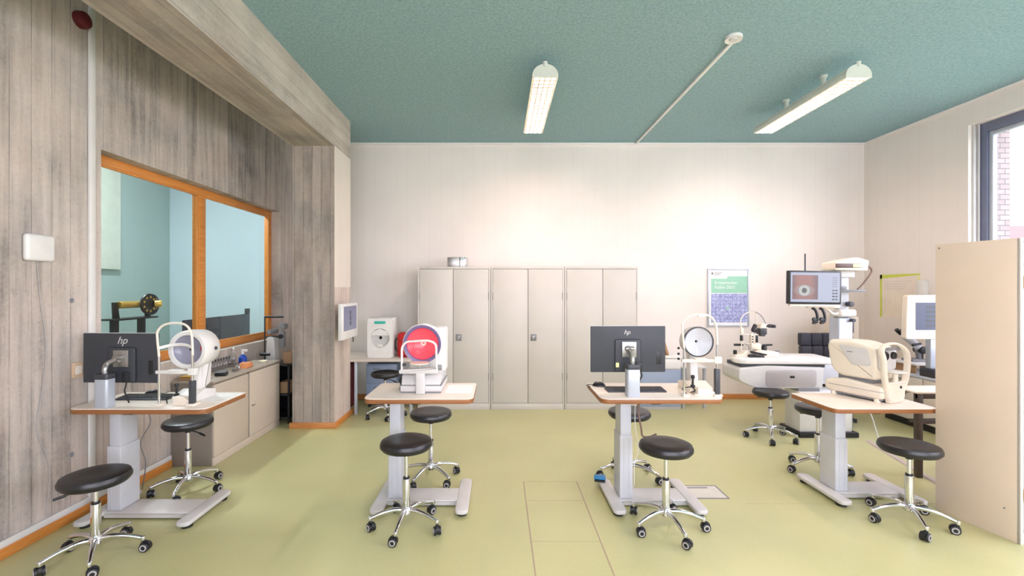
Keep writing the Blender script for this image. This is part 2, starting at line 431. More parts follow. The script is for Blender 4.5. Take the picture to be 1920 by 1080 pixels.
# interior window, left wall (orange wood, two panes)
FX0, FX1 = -3.235, -3.17
fr = MB(); w = 0.075; MY0, MY1 = 4.80, 4.90
fr.box(FX0, FX1, WY0, WY1, WZ1 - w, WZ1, 0.004); fr.box(FX0, FX1, WY0, WY1, WZ0, WZ0 + w, 0.004)
fr.box(FX0, FX1, WY0, WY0 + w, WZ0 + w, WZ1 - w, 0.004); fr.box(FX0, FX1, WY1 - w, WY1, WZ0 + w, WZ1 - w, 0.004)
fr.box(FX0, FX1 + 0.01, MY0, MY1, WZ0 + w, WZ1 - w, 0.004)
wf = struct('window_1', fr, 'orange_wood_y')
bd = MB()
for (a, b) in ((WY0 + w, MY0), (MY1, WY1 - w)):
    z0, z1 = WZ0 + w, WZ1 - w; q = 0.018
    bd.box(FX1 - 0.02, FX1 + 0.004, a, b, z0, z0 + q, 0.003); bd.box(FX1 - 0.02, FX1 + 0.004, a, b, z1 - q, z1, 0.003)
    bd.box(FX1 - 0.02, FX1 + 0.004, a, a + q, z0 + q, z1 - q, 0.003); bd.box(FX1 - 0.02, FX1 + 0.004, b - q, b, z0 + q, z1 - q, 0.003)
obj('glazing_bead', bd, 'orange_wood_z', wf)
obj('pane', MB().box(-3.205, -3.2, WY0 + w, MY0, WZ0 + w, WZ1 - w), 'glass', wf)
obj('pane', MB().box(-3.205, -3.2, MY1, WY1 - w, WZ0 + w, WZ1 - w), 'glass', wf)
# baseboards
struct('baseboard_left', MB().box(XL, XL + 0.025, YF, 4.22, 0, 0.068, 0.004), 'orange_wood_y')
struct('trim_1', MB().box(XL, XL + 0.02, YF, 4.22, 0.068, 0.112, 0.003), 'white_plastic')
bc = MB(); bc.box(CX0 - 0.03, CX1 + 0.02, CY0 - 0.02, CY0, 0, 0.07, 0.004); struct('baseboard_column', bc, 'orange_wood_x')
struct('baseboard_column_side', MB().box(CX1, CX1 + 0.02, CY0, CY1 + .1, 0, 0.07, 0.004), 'orange_wood_y')
struct('baseboard_back', MB().box(-2.9, XR, YB - 0.02, YB, 0, 0.076, 0.004), 'orange_wood_x')
struct('baseboard_right', MB().box(XR - 0.02, XR, YF, YB - 0.02, 0, 0.076, 0.004), 'orange_wood_y')
struct('trim_2', MB().box(XL - 0.0, XR, YB - 0.03, YB, ZC - 0.03, ZC, 0.005), 'white_wall')
struct('trim_3', MB().box(XR - 0.025, XR, YF, YB - .03, ZC - 0.02, ZC, 0.004), 'white_wall')
# duct lid seams in the floor
sm = MB()
for x in (0.213, 0.668): sm.box(x - 0.004, x + 0.004, -1.5, 3.9, 0, 0.0015)
for y in (3.9, 3.55, 2.98, 2.05): sm.box(0.217, 0.664, y - 0.001, y + 0.001, 0, 0.0006)
sm.box(1.9, 3.4, 3.499, 3.501, 0, .0006)
struct('trim_4', sm, 'seam')
# ------------------------------------------------------------------ adjoining room behind the interior window
ar = MB(); AX = -6.0; AY = 8.3
struct('wall_adjoining_left', MB().box(AX - 0.1, AX, 1.5, AY, 0, 4.2), 'room_teal')
struct('wall_adjoining_back', MB().box(AX, XL - 0.2, AY, AY + 0.1, 0, 4.2), 'room_blue')
struct('wall_adjoining_front', MB().box(AX, XL - 0.2, 1.4, 1.5, 0, 4.2), 'white_wall')
struct('wall_adjoining_right', MB().box(XL - 0.2, XL - 0.1, YB + .2, AY, 0, 4.2), 'white_wall')
struct('floor_adjoining', MB().box(AX, XL - 0.2, 1.5, AY, -0.1, 0), 'floor')
struct('ceiling_adjoining', MB().box(AX, XL - 0.2, 1.5, AY, 4.2, 4.3), 'white_wall')
struct('trim_7', MB().box(AX, AX + 0.06, 6.0, 7.15, 1.95, 4.2), plain('greenish_panel', (190, 198, 184), 0.8))
# ================================================================== LAMPS
emit('lamp_glow', (255, 226, 200), 9.0)
plain('louvre', (250, 222, 198), 0.5)
def luminaire(x, y0, y1, label, group=None, power=40):
    L = y1 - y0; t = thing('ceiling_light', label, 'ceiling light', (x, y0, 3.6), 0, group)
    arc = [(0.12 * math.cos(a), 0.02 + 0.105 * math.sin(a)) for a in [k * PI / 14 for k in range(15)]]
    prof = [(-0.12, 0), (0.12, 0)] + arc
    b = MB(); b.prism(prof, 0, 0.012, 'xz'); b.prism(prof, L - 0.012, L, 'xz')
    ring = [(-0.12, 0)] + arc[::-1] + [(0.12, 0)]
    inn = [(0.113, 0)] + [(x * 0.94, 0.02 + (z - 0.02) * 0.93) for x, z in arc] + [(-0.113, 0)]
    b.prism(ring + inn, 0.012, L - 0.012, 'xz')
    b.cyl((0, 0.012, 0.1), (0, 0.012, 0.148), 0.022)
    obj('housing', b, 'lamp_body', t)
    for yy in (0.46, L - 0.46):
        s = MB(); s.cyl((0, yy, 0.115), (0, yy, ZC - 3.6 - .02), 0.022); s.cyl((0, yy, ZC - 3.62), (0, yy, ZC - 3.6), 0.035)
        obj('mounting_stem', s, 'lamp_body', t)
    for xx in (-0.055, 0.055): obj('tube', MB().cyl((xx, 0.03, 0.05), (xx, L - 0.03, 0.05), 0.013), 'lamp_glow', t)
    lv = MB(); n = int(L / 0.072)
    for i in range(1, n): lv.box(-0.11, 0.11, i * L / n - 0.012, i * L / n + 0.012, 0.0, 0.004)
    for xx in (-0.112, -0.056, -0.008, 0.044, 0.1): lv.box(xx, xx + 0.012, 0.014, L - 0.014, -0.001, 0.003)
    obj('louvre', lv, 'louvre', t)
    obj('reflector', MB().box(-0.105, 0.105, 0.014, L - 0.014, 0.075, 0.08), 'white_plastic', t)
    li = bpy.data.lights.new('lamp_tube_light', 'AREA'); li.shape = 'RECTANGLE'; li.size = 0.2; li.size_y = L - 0.04
    li.energy = power; li.color = (1.0, 0.775, 0.72)
    lo = bpy.data.objects.new('lamp_tube_light', li); COL.objects.link(lo); lo.parent = t; lo.location = (0, L / 2, 0.03)
    return t
emit('added_lamp_glow', (255, 224, 200), 2.2)
LP = 66
luminaire(0.43, 4.19, 5.71, 'lit louvred fluorescent lamp over the grey lockers, left of the ceiling conduit', power=LP)
luminaire(3.32, 4.19, 5.71, 'lit louvred fluorescent lamp over the microscope table, right of the ceiling conduit', power=LP)
for x in (0.43, 3.32): luminaire(x, 0.2, 1.72, 'added unseen louvred lamp on the ceiling above the camera', 'added lamps above the camera', power=LP)  # unseen pair, added to brighten surfaces that face the camera
# ceiling conduit with smoke detector
c = MB(); c.box(2.035, 2.065, 4.0, YB - .03, ZC - 0.025, ZC, 0.003)
tag(obj('ceiling_conduit', c, 'white_plastic'), 'white cable conduit running along the teal ceiling to the back wall', 'conduit')
t = thing('smoke_detector', 'round white ring detector at the near end of ceiling conduit', 'smoke detector', (2.03, 3.93, ZC - 0.0))
obj('detector_base', MB().lathe([(0, -0.004), (0.035, -0.004), (0.037, -0.02), (0.07, -0.028), (0.07, 0), (0, 0)], n=28), 'white_plastic', t)
obj('detector_cap', MB().lathe([(0, -0.03), (0.03, -0.03), (0.034, -0.02), (0.034, -0.008), (0, -0.008)], n=24), 'grey_white', t)
# ================================================================== WALL DEVICES, LEFT
tag(obj('cable_trunking', MB().box(XL, XL + 0.018, 3.375, 3.425, 0.112, ZC, 0.003), 'white_plastic'), 'tall white cable trunking running up the concrete wall', 'trunking')
t = thing('fire_alarm', 'dark red alarm sounder high on the concrete wall under the beam', 'alarm', (XL, 3.31, 3.61))
obj('sounder_body', MB().lathe([(0, 0.06), (0.04, 0.058), (0.056, 0.045), (0.06, 0.02), (0.06, 0), (0, 0)], n=28, axis='x'), 'dark_red', t)
obj('back_plate', MB().box(0, 0.015, -0.045, 0.045, -0.045, 0.045, 0.005), 'dark_grey', t)
t = thing('wall_sensor', 'white square rounded sensor box on the concrete wall', 'sensor', (XL, 3.0, 1.925))
obj('casing', MB().box(0, 0.04, -0.095, 0.095, -0.088, 0.088, 0.025, 4), 'white_plastic', t)
for yy in (-0.02, 0.03): obj('status_light', MB().lathe([(0, 0.0415), (0.004, 0.041), (0.006, 0.0395), (0, 0.0395)], (0, yy, 0), 12, 'x'), 'paper', t)
pts = smooth_path([(XL + 0.006, 3.0, 1.84), (XL + 0.006, 3.02, 1.6), (XL + 0.006, 3.06, 1.25), (XL + 0.006, 3.03, 0.95), (XL + 0.006, 3.0, 0.72), (XL + 0.006, 3.08, 0.45), (XL + 0.006, 3.06, 0.12)])
tag(obj('sensor_cable', MB().tube(pts, 0.0022, 6), 'wheel_ring'), 'thin grey cable hanging down the concrete wall from white sensor box', 'cable')
t = thing('wall_socket', 'small beige wall socket beside the left monitor', 'socket', (XL, 3.28, 1.07))
obj('socket_plate', MB().box(0, 0.02, -0.035, 0.035, -0.055, 0.055, 0.004), 'orange_plastic2' if 'orange_plastic2' in M else plain('beige_plate', (206, 178, 150), 0.5), t)
obj('socket_cover', MB().box(0.02, 0.026, -0.025, 0.025, -0.03, 0.03, 0.002), 'column_white', t)
# ================================================================== LOCKERS
def locker(x0, x1, label, knob, gap):
    t = thing('steel_locker', label, 'locker', (x0, 6.21, 0), 0, None); W = x1 - x0
    H = 1.95; D = 0.55; b = MB()
    b.box(0.002, 0.025, 0, D, 0, H, 0.002); b.box(W - 0.025, W - 0.002, 0, D, 0, H, 0.002)
    b.box(0.025, W - 0.025, 0, D, H - 0.03, H, 0.002); b.box(0.025, W - 0.025, 0, D, 0, 0.085, 0.002)
    b.box(0.025, W - 0.025, D - 0.01, D, 0.085, H - 0.03)
    obj('carcass', b, 'locker_paint', t)
    g = gap - x0
    d1 = obj('door', MB().box(0.028, g - 0.003, -0.004, 0.016, 0.09, H - 0.034, 0.003), 'locker_paint', t)
    d2 = obj('door', MB().box(g + 0.003, W - 0.028, -0.004, 0.016, 0.09, H - 0.034, 0.003), 'locker_paint', t)
    for (d, xx) in ((d1, 0.028), (d2, W - 0.028)):
        h = MB()
        for z in (0.45, 1.55): h.cyl((xx, -0.005, z - 0.05), (xx, -0.005, z + 0.05), 0.005, n=10)
        obj('hinge', h, 'locker_seam', d)
    if knob:
        k = MB(); k.box(g + 0.035, g + 0.115, -0.012, -0.004, 0.94, 1.03, 0.003)
        pl = obj('lock_plate', k, 'mid_grey', d2)
        h = MB(); h.prism([(g + 0.05, 0.96), (g + 0.075, 0.96), (g + 0.1, 1.01), (g + 0.085, 1.015)], -0.028, -0.01, 'xz', 0.002); h.cyl((g + 0.062, -0.02, 1.0), (g + 0.062, -0.01, 1.0), 0.01)
        obj('handle', h, 'brushed', d2)
    return t
locker(-1.106, -0.109, 'left grey steel locker, metal box on top, behind red-lit device', True, -0.62)
locker(-0.107, 0.900, 'middle warm grey steel locker between the other two', True, 0.40)
locker(0.902, 1.907, 'right grey steel locker standing behind the black monitor', False, 1.42)
t = thing('metal_box', 'small brushed metal canister lying on top of left locker', 'box', (-0.56, 6.45, 1.95))
obj('box_body', MB().box(-0.155, 0.01, -0.1, 0.1, 0, 0.14, 0.004), 'brushed', t)
obj('round_end', MB().cyl((0.03, 0, 0), (0.03, 0, 0.14), 0.1, n=32, bev=0.004), 'chrome', t)
# ================================================================== EXAM TABLES
def exam_table(x0, y0, x1, y1, h, cx, label, foot_r, cable=False, split=0.37):
    """cx = X of the lifting column's left side; feet under both ends"""
    t = thing('instrument_table', label, 'table', (x0, y0, 0)); W = x1 - x0; D = y1 - y0; c = cx - x0
    poly = rpoly([(0, 0), (W, 0), (W, D), (0, D)], [0.07, 0.07, 0.03, 0.03], 6)
    obj('table_top', MB().prism(poly, h - 0.006, h, 'xy', 0.0015), 'laminate_top', t)
    obj('edge_band', MB().prism(poly, h - 0.038, h - 0.006, 'xy', 0.003), 'edge_wood', t)
    u = MB(); u.box(c + 0.02, W - 0.06, 0.1, 0.14, h - 0.062, h - 0.038, 0.002); u.box(c + 0.02, W - 0.06, D - 0.16, D - 0.12, h - 0.062, h - 0.038, 0.002)
    u.box(c - 0.01, c + 0.16, 0.1, D - 0.12, h - 0.055, h - 0.038, 0.002)
    obj('under_frame', u, 'grey_white', t)
    obj('control_switch', MB().box(c + 0.2, c + 0.27, 0.06, 0.1, h - 0.058, h - 0.038, 0.003), 'black_plastic', t)
    cy0, cy1 = D / 2 - 0.09, D / 2 + 0.09
    zs = h * 0.62
    up = MB(); up.box(c + 0.009, c + 0.091, cy0 + 0.012, cy1 - 0.012, zs - 0.05, h - 0.055, 0.004)
    obj('lift_column', up, 'light_metal', t)
    sl = MB(); sl.box(c, c + 0.1, cy0, cy1, 0.052, zs, 0.007, 3)
    for k in (0.03, 0.07): sl.box(c + k, c + k + 0.003, cy0 - 0.0015, cy0 + 0.002, 0.07, zs - 0.02)
    obj('column_sleeve', sl, 'light_metal', t)
    b = MB(); b.box(c - 0.03, foot_r - x0 + 0.01, cy0 - 0.025, cy1 + 0.01, 0.03, 0.052, 0.008)
    b.prism(rpoly([(cy0 - 0.025, 0.012), (cy0 + 0.04, 0.03), (cy0 + .04, 0.04), (cy0 - 0.025, 0.04)], 0), c, foot_r - x0, 'yz')
    obj('crossbeam', b, 'grey_white', t)
    for fx in (c - 0.045, foot_r - x0):
        f = MB(); pl = rpoly([(fx - 0.048, -0.02), (fx + 0.048, -0.02), (fx + 0.048, D), (fx - 0.048, D)], 0.045, 6)
        f.prism(pl, 0.026, 0.056, 'xy', 0.008, 3)
        fo = obj('foot', f, 'grey_white', t)
        g = MB()
        for yy in (0.05, D - 0.06): g.cyl((fx, yy, 0), (fx, yy, 0.028), 0.036, n=20)
        obj('foot_pad', g, 'black_plastic', fo)
    return t
TB = {}
TB[1] = exam_table(-2.97, 3.12, -2.01, 3.63, 0.83, -2.83, 'instrument table nearest the concrete wall carrying monitor and ring device', -2.17)
TB[2] = exam_table(-0.985, 3.29, -0.185, 3.84, 0.858, -0.845, 'instrument table in front of left locker carrying the red-lit device', -0.27)
TB[3] = exam_table(0.744, 3.29, 1.64, 3.84, 0.858, 0.925, 'instrument table right of the floor duct carrying monitor and keyboard', 1.47)
TB[4] = exam_table(2.53, 3.43, 3.33, 3.95, 0.75, 2.665, 'instrument table beside tall beige cabinet carrying the autorefractor', 3.19)
# ================================================================== STOOLS
def make_stool(loc, rz, zseat, label, legrot=0, lever=0.0, seed=0):
    rr = random.Random(seed)
    t = thing('rolling_stool', label, 'stool', loc, rz)
    s = MB(); Rr = 0.18
    s.lathe([(0, -0.03), (0.13, -0.031), (0.165, -0.026), (0.18, -0.008), (0.181, 0.008), (0.172, 0.028), (0.15, 0.036), (0.08, 0.034), (0, 0.032)], (0, 0, zseat), 48)
    obj('seat', s, 'black_vinyl', t)
    p = MB(); p.lathe([(0, 0), (0.09, 0), (0.1, 0.012), (0, 0.012)], (0, 0, zseat - 0.043), 32); p.cyl((0, 0, zseat - 0.075), (0, 0, zseat - 0.04), 0.022)
    obj('seat_plate', p, 'black_plastic', t)
    lc, ls = math.cos(R(lever)), math.sin(R(lever))
    lv = MB(); lv.tube(smooth_path([(q * lc, q * ls, zseat - dz) for q, dz in ((0.0, 0.058), (0.09, 0.062), (0.16, 0.075))]), 0.0045, 8)
    lv.tube([(0.135 * lc, 0.135 * ls, zseat - 0.07), (0.19 * lc, 0.19 * ls, zseat - 0.082)], 0.0085, 8)
    obj('height_lever', lv, 'black_plastic', t)
    obj('gas_lift', MB().cyl((0, 0, 0.3), (0, 0, zseat - 0.07), 0.0135), 'chrome', t)
    c = MB(); c.cyl((0, 0, 0.11), (0, 0, 0.335), 0.026, n=28, bev=0.003)
    obj('column', c, 'chrome', t)
    obj('column_collar', MB().cyl((0, 0, 0.335), (0, 0, 0.347), 0.022, n=24), 'black_plastic', t)
    obj('base_hub', MB().lathe([(0, 0.085), (0.03, 0.085), (0.04, 0.095), (0.04, 0.125), (0.03, 0.14), (0, 0.14)], n=28), 'chrome', t)
    for k in range(5):
        a = legrot + k * 2 * PI / 5; ca, sa = math.cos(a), math.sin(a)
        path = [(0.025 * ca, 0.025 * sa, 0.118), (0.09 * ca, 0.09 * sa, 0.122), (0.17 * ca, 0.17 * sa, 0.108), (0.245 * ca, 0.245 * sa, 0.083)]
        pp = smooth_path(path, 5)
        l = MB(); l.tube(pp, [0.017 - 0.005 * i / len(pp) for i in range(len(pp))], 12); l.cyl((0.245 * ca, 0.245 * sa, 0.066), (0.245 * ca, 0.245 * sa, 0.094), 0.014, n=16, bev=0.003)
        obj('leg', l, 'chrome', t)
        w = rr.uniform(0, 2 * PI); wx, wy = math.cos(w), math.sin(w)   # rolling axis
        ox, oy = 0.245 * ca - wy * 0.015, 0.245 * sa + wx * 0.015
        cs = MB(); cs.cyl((0.245 * ca, 0.245 * sa, 0.05), (0.245 * ca, 0.245 * sa, 0.068), 0.008, n=12)
        for sg in (-1, 1): cs.cyl((ox + sg * wx * 0.008, oy + sg * wy * 0.008, 0.029), (ox + sg * wx * 0.024, oy + sg * wy * 0.024, 0.029), 0.029, n=24, bev=0.004)
        cs.cyl((ox - wx * 0.009, oy - wy * 0.009, 0.036), (ox + wx * 0.009, oy + wy * 0.009, 0.036), 0.03, n=20)
        co = obj('caster', cs, 'black_plastic', t)
        for sg in (-1, 1):
            rg = MB()
            q = Vector((0, 0, 1)).rotation_difference(Vector((sg * wx, sg * wy, 0))).to_matrix().to_4x4()
            rg.lathe([(0.013, 0.0), (0.013, 0.0035), (0.02, 0.0035), (0.021, 0.0)], (0, 0, 0), 20, mat=Matrix.Translation((ox + sg * wx * 0.0235, oy + sg * wy * 0.0235, 0.029)) @ q)
            obj('wheel_ring', rg, 'wheel_ring', co)
    return t
make_stool((-2.48, 2.80, 0), 0, 0.487, 'black rolling stool in the bottom left corner by the concrete wall', R(-127), lever=215, seed=1)
make_stool((-2.54, 3.72, 0), 0, 0.556, 'black rolling stool behind the left table, beside the sideboard', R(-5), lever=-20, seed=2)
make_stool((-0.643, 3.17, 0), 0, 0.571, 'black rolling stool in front of the table with red device', R(-95), lever=80, seed=3)
make_stool((-0.588, 3.95, 0), 0, 0.56, 'black rolling stool behind the table with red device', R(-45), lever=100, seed=4)
make_stool((1.157, 3.15, 0), 0, 0.555, 'black rolling stool in front of the table with keyboard', R(-82), lever=100, seed=5)
make_stool((1.143, 3.98, 0), 0, 0.56, 'black rolling stool behind table with keyboard, mostly hidden by its column', R(-35), lever=100, seed=6)
make_stool((2.905, 3.22, 0), 0, 0.527, 'black rolling stool right of the autorefractor table column', R(-112), lever=20, seed=7)
make_stool((2.89, 4.12, 0), 0, 0.56, 'black rolling stool behind the autorefractor table', R(-100), lever=100, seed=8)
make_stool((3.0, 5.02, 0), 0, 0.5, 'black rolling stool under the white microscope unit', R(-118), lever=100, seed=9)
make_stool((-1.47, 5.9, 0), 0, 0.54, 'black rolling stool under the desk beside left locker', R(-140), lever=-30, seed=10)
# ================================================================== MONITORS ON POSTS
def hp_logo(parent, x, y, z, s, name='maker_logo'):
    me = text_mesh('hp', s, Matrix.Translation((x, y, z)) @ FACE_CAM, 0.0008, 0.35, 'CENTER')
    obj(name, me, 'grey_white', parent)
def desk_monitor(cx, cy, zt, w, h, tab, postx, posty, label, rz=0.0, sticker=False):
    t = thing('computer_monitor', label, 'monitor', (cx, cy, tab), rz)
    z1 = zt - tab; z0 = z1 - h; px0 = postx - cx + (0.05 if postx < cx - 0.02 else 0)
    b = MB(); b.prism(rpoly([(-w / 2, z0), (w / 2, z0), (w / 2, z1), (-w / 2, z1)], 0.006), -0.006, 0.014, 'xz', 0.003)
    b.prism(rpoly([(px0 - 0.1, z0 + 0.004), (px0 + 0.1, z0 + 0.004), (px0 + 0.1, z1 - 0.1), (px0 - 0.1, z1 - 0.1)], 0.02), -0.02, -0.006, 'xz', 0.01)
    obj('rear_shell', b, 'monitor_back', t)
    obj('bezel_edge', MB().box(-w / 2 - 0.001, w / 2 + 0.001, -0.002, 0.006, z1 - 0.001, z1 + 0.003), 'grey_white', t)
    obj('screen', MB().box(-w / 2 + 0.008, w / 2 - 0.008, 0.0141, 0.0155, z0 + 0.012, z1 - 0.008), 'black_plastic', t)
    px = postx - cx; py = posty - cy; pz = (z0 + z1) / 2
    hp_logo(t, px0 - 0.005, -0.0075, z1 - (0.075 if not sticker else 0.062), 0.075 if not sticker else 0.05)
    vz = pz
    v = MB(); v.box(px - 0.05 + (px0 - px), px + 0.06 + (px0 - px), -0.034, -0.02, vz - 0.06, vz + 0.06, 0.003)
    obj('mounting_plate', v, 'brushed', t)
    a = MB(); qx = px + (px0 - px)
    a.cyl((qx - 0.03, -0.05, vz + 0.01), (qx + 0.035, -0.05, vz + 0.01), 0.016, bev=0.003); a.box(qx - 0.02, qx + 0.02, -0.055, -0.03, vz - 0.03, vz + 0.03, 0.006)
    a.tube(smooth_path([(qx, -0.055, vz), (px, py + 0.02, vz - 0.03), (px, py, vz - 0.06), (px, py, vz - 0.1)]), 0.018, 14)
    obj('pivot_arm', a, 'brushed', t)
    p = MB(); p.prism(rpoly([(px - 0.048, py - 0.04), (px + 0.048, py - 0.04), (px + 0.048, py + 0.04), (px - 0.048, py + 0.04)], 0.02), 0, vz - 0.13, 'xy', 0.003)
    obj('post', p, 'silver_paint', t)
    obj('post_collar', MB().prism(rpoly([(px - 0.049, py - 0.041), (px + 0.049, py - 0.041), (px + 0.049, py + 0.041), (px - 0.049, py + 0.041)], 0.02), vz - 0.13, vz - 0.095, 'xy', 0.003), 'dark_grey', t)
    obj('port_cover', MB().box(w * 0.38, w * 0.44, -0.008, -0.0055, z0 + 0.06, z0 + 0.16, 0.001), 'black_plastic', t)
    cb = MB(); cb.tube(smooth_path([(px + 0.09, -0.015, z0 + 0.03), (px + 0.1, -0.04, z0 - 0.02), (px + 0.085, -0.03, z0 - 0.06), (px + 0.09, 0.0, 0.006)]), 0.005, 8); cb.box(px + 0.06, px + 0.11, -0.03, -0.008, z0 + 0.005, z0 + 0.08, 0.004)
    obj('cable', cb, 'cable_black', t)
    if sticker: obj('sticker', MB().box(-0.10, -0.075, -0.0215, -0.0198, z0 + 0.04, z0 + 0.075), 'pale_yellow', t)
    return t
desk_monitor(-2.715, 3.27, 1.335, 0.55, 0.355, 0.83, -2.745, 3.175, 'black monitor seen from behind on the table by the concrete wall', R(-2))
desk_monitor(0.995, 3.5, 1.367, 0.575, 0.353, 0.858, 0.99, 3.375, 'black monitor seen from behind, standing in front of right locker', R(1), True)
def keyboard(x0, x1, y, z, label, rz=0):
    t = thing('keyboard', label, 'keyboard', ((x0 + x1) / 2, y, z), rz); w = (x1 - x0) / 2
    obj('keyboard_body', MB().prism(rpoly([(-0.06, 0), (0.065, 0), (0.065, 0.022), (-0.06, 0.012)], 0.003), -w, w, 'yz', 0.003), 'dark_grey', t)
    k = MB()
    for r_ in range(5):
        yy = -0.048 + r_ * 0.021; zz = 0.0135 + (yy + 0.06) / 0.125 * 0.01; n = int(2 * w / 0.0195)
        for i in range(n):
            xx = -w + 0.008 + i * (2 * w - 0.016) / n; k.box(xx, xx + 0.0155, yy, yy + 0.017, zz - 0.003, zz + 0.003)
    o = obj('keys', k, 'black_plastic', t); o['kind'] = 'stuff'
    return t
keyboard(-2.835, -2.46, 3.42, 0.83, 'black keyboard lying behind the left monitor post')
keyboard(0.84, 1.29, 3.55, 0.858, 'black keyboard lying behind the right monitor post')
def mouse(x, y, z, rz, label, cable):
    t = thing('computer_mouse', label, 'mouse', (x, y, z), rz)
    b = MB(); bb = bmesh.new(); bmesh.ops.create_uvsphere(bb, u_segments=20, v_segments=12, radius=1)
    for v in bb.verts: v.co = Vector((v.co.x * 0.031, v.co.y * 0.055, max(v.co.z, 0) * 0.036))
    b._merge(bb); obj('mouse_body', b, 'black_plastic', t)
    obj('scroll_wheel', MB().cyl((-0.003, 0.028, 0.03), (0.003, 0.028, 0.03), 0.008, n=12), 'mid_grey', t)
    obj('cable', MB().tube(smooth_path([(0, 0.05, 0.006)] + cable), 0.0025, 6), 'cable_black', t)
mouse(-2.70, 3.55, 0.83, R(-60), 'black mouse lying beside keyboard on the left table', [(0.02, 0.08, 0.005), (-0.04, 0.1, 0.004), (-0.02, 0.0, 0.004 + 0.0)][:2])
mouse(0.82, 3.72, 0.858, R(70), 'black mouse at the back left corner of right keyboard table', [(0.03, 0.075, 0.004), (-0.02, 0.1, 0.003), (-0.06, 0.06, 0.003)])
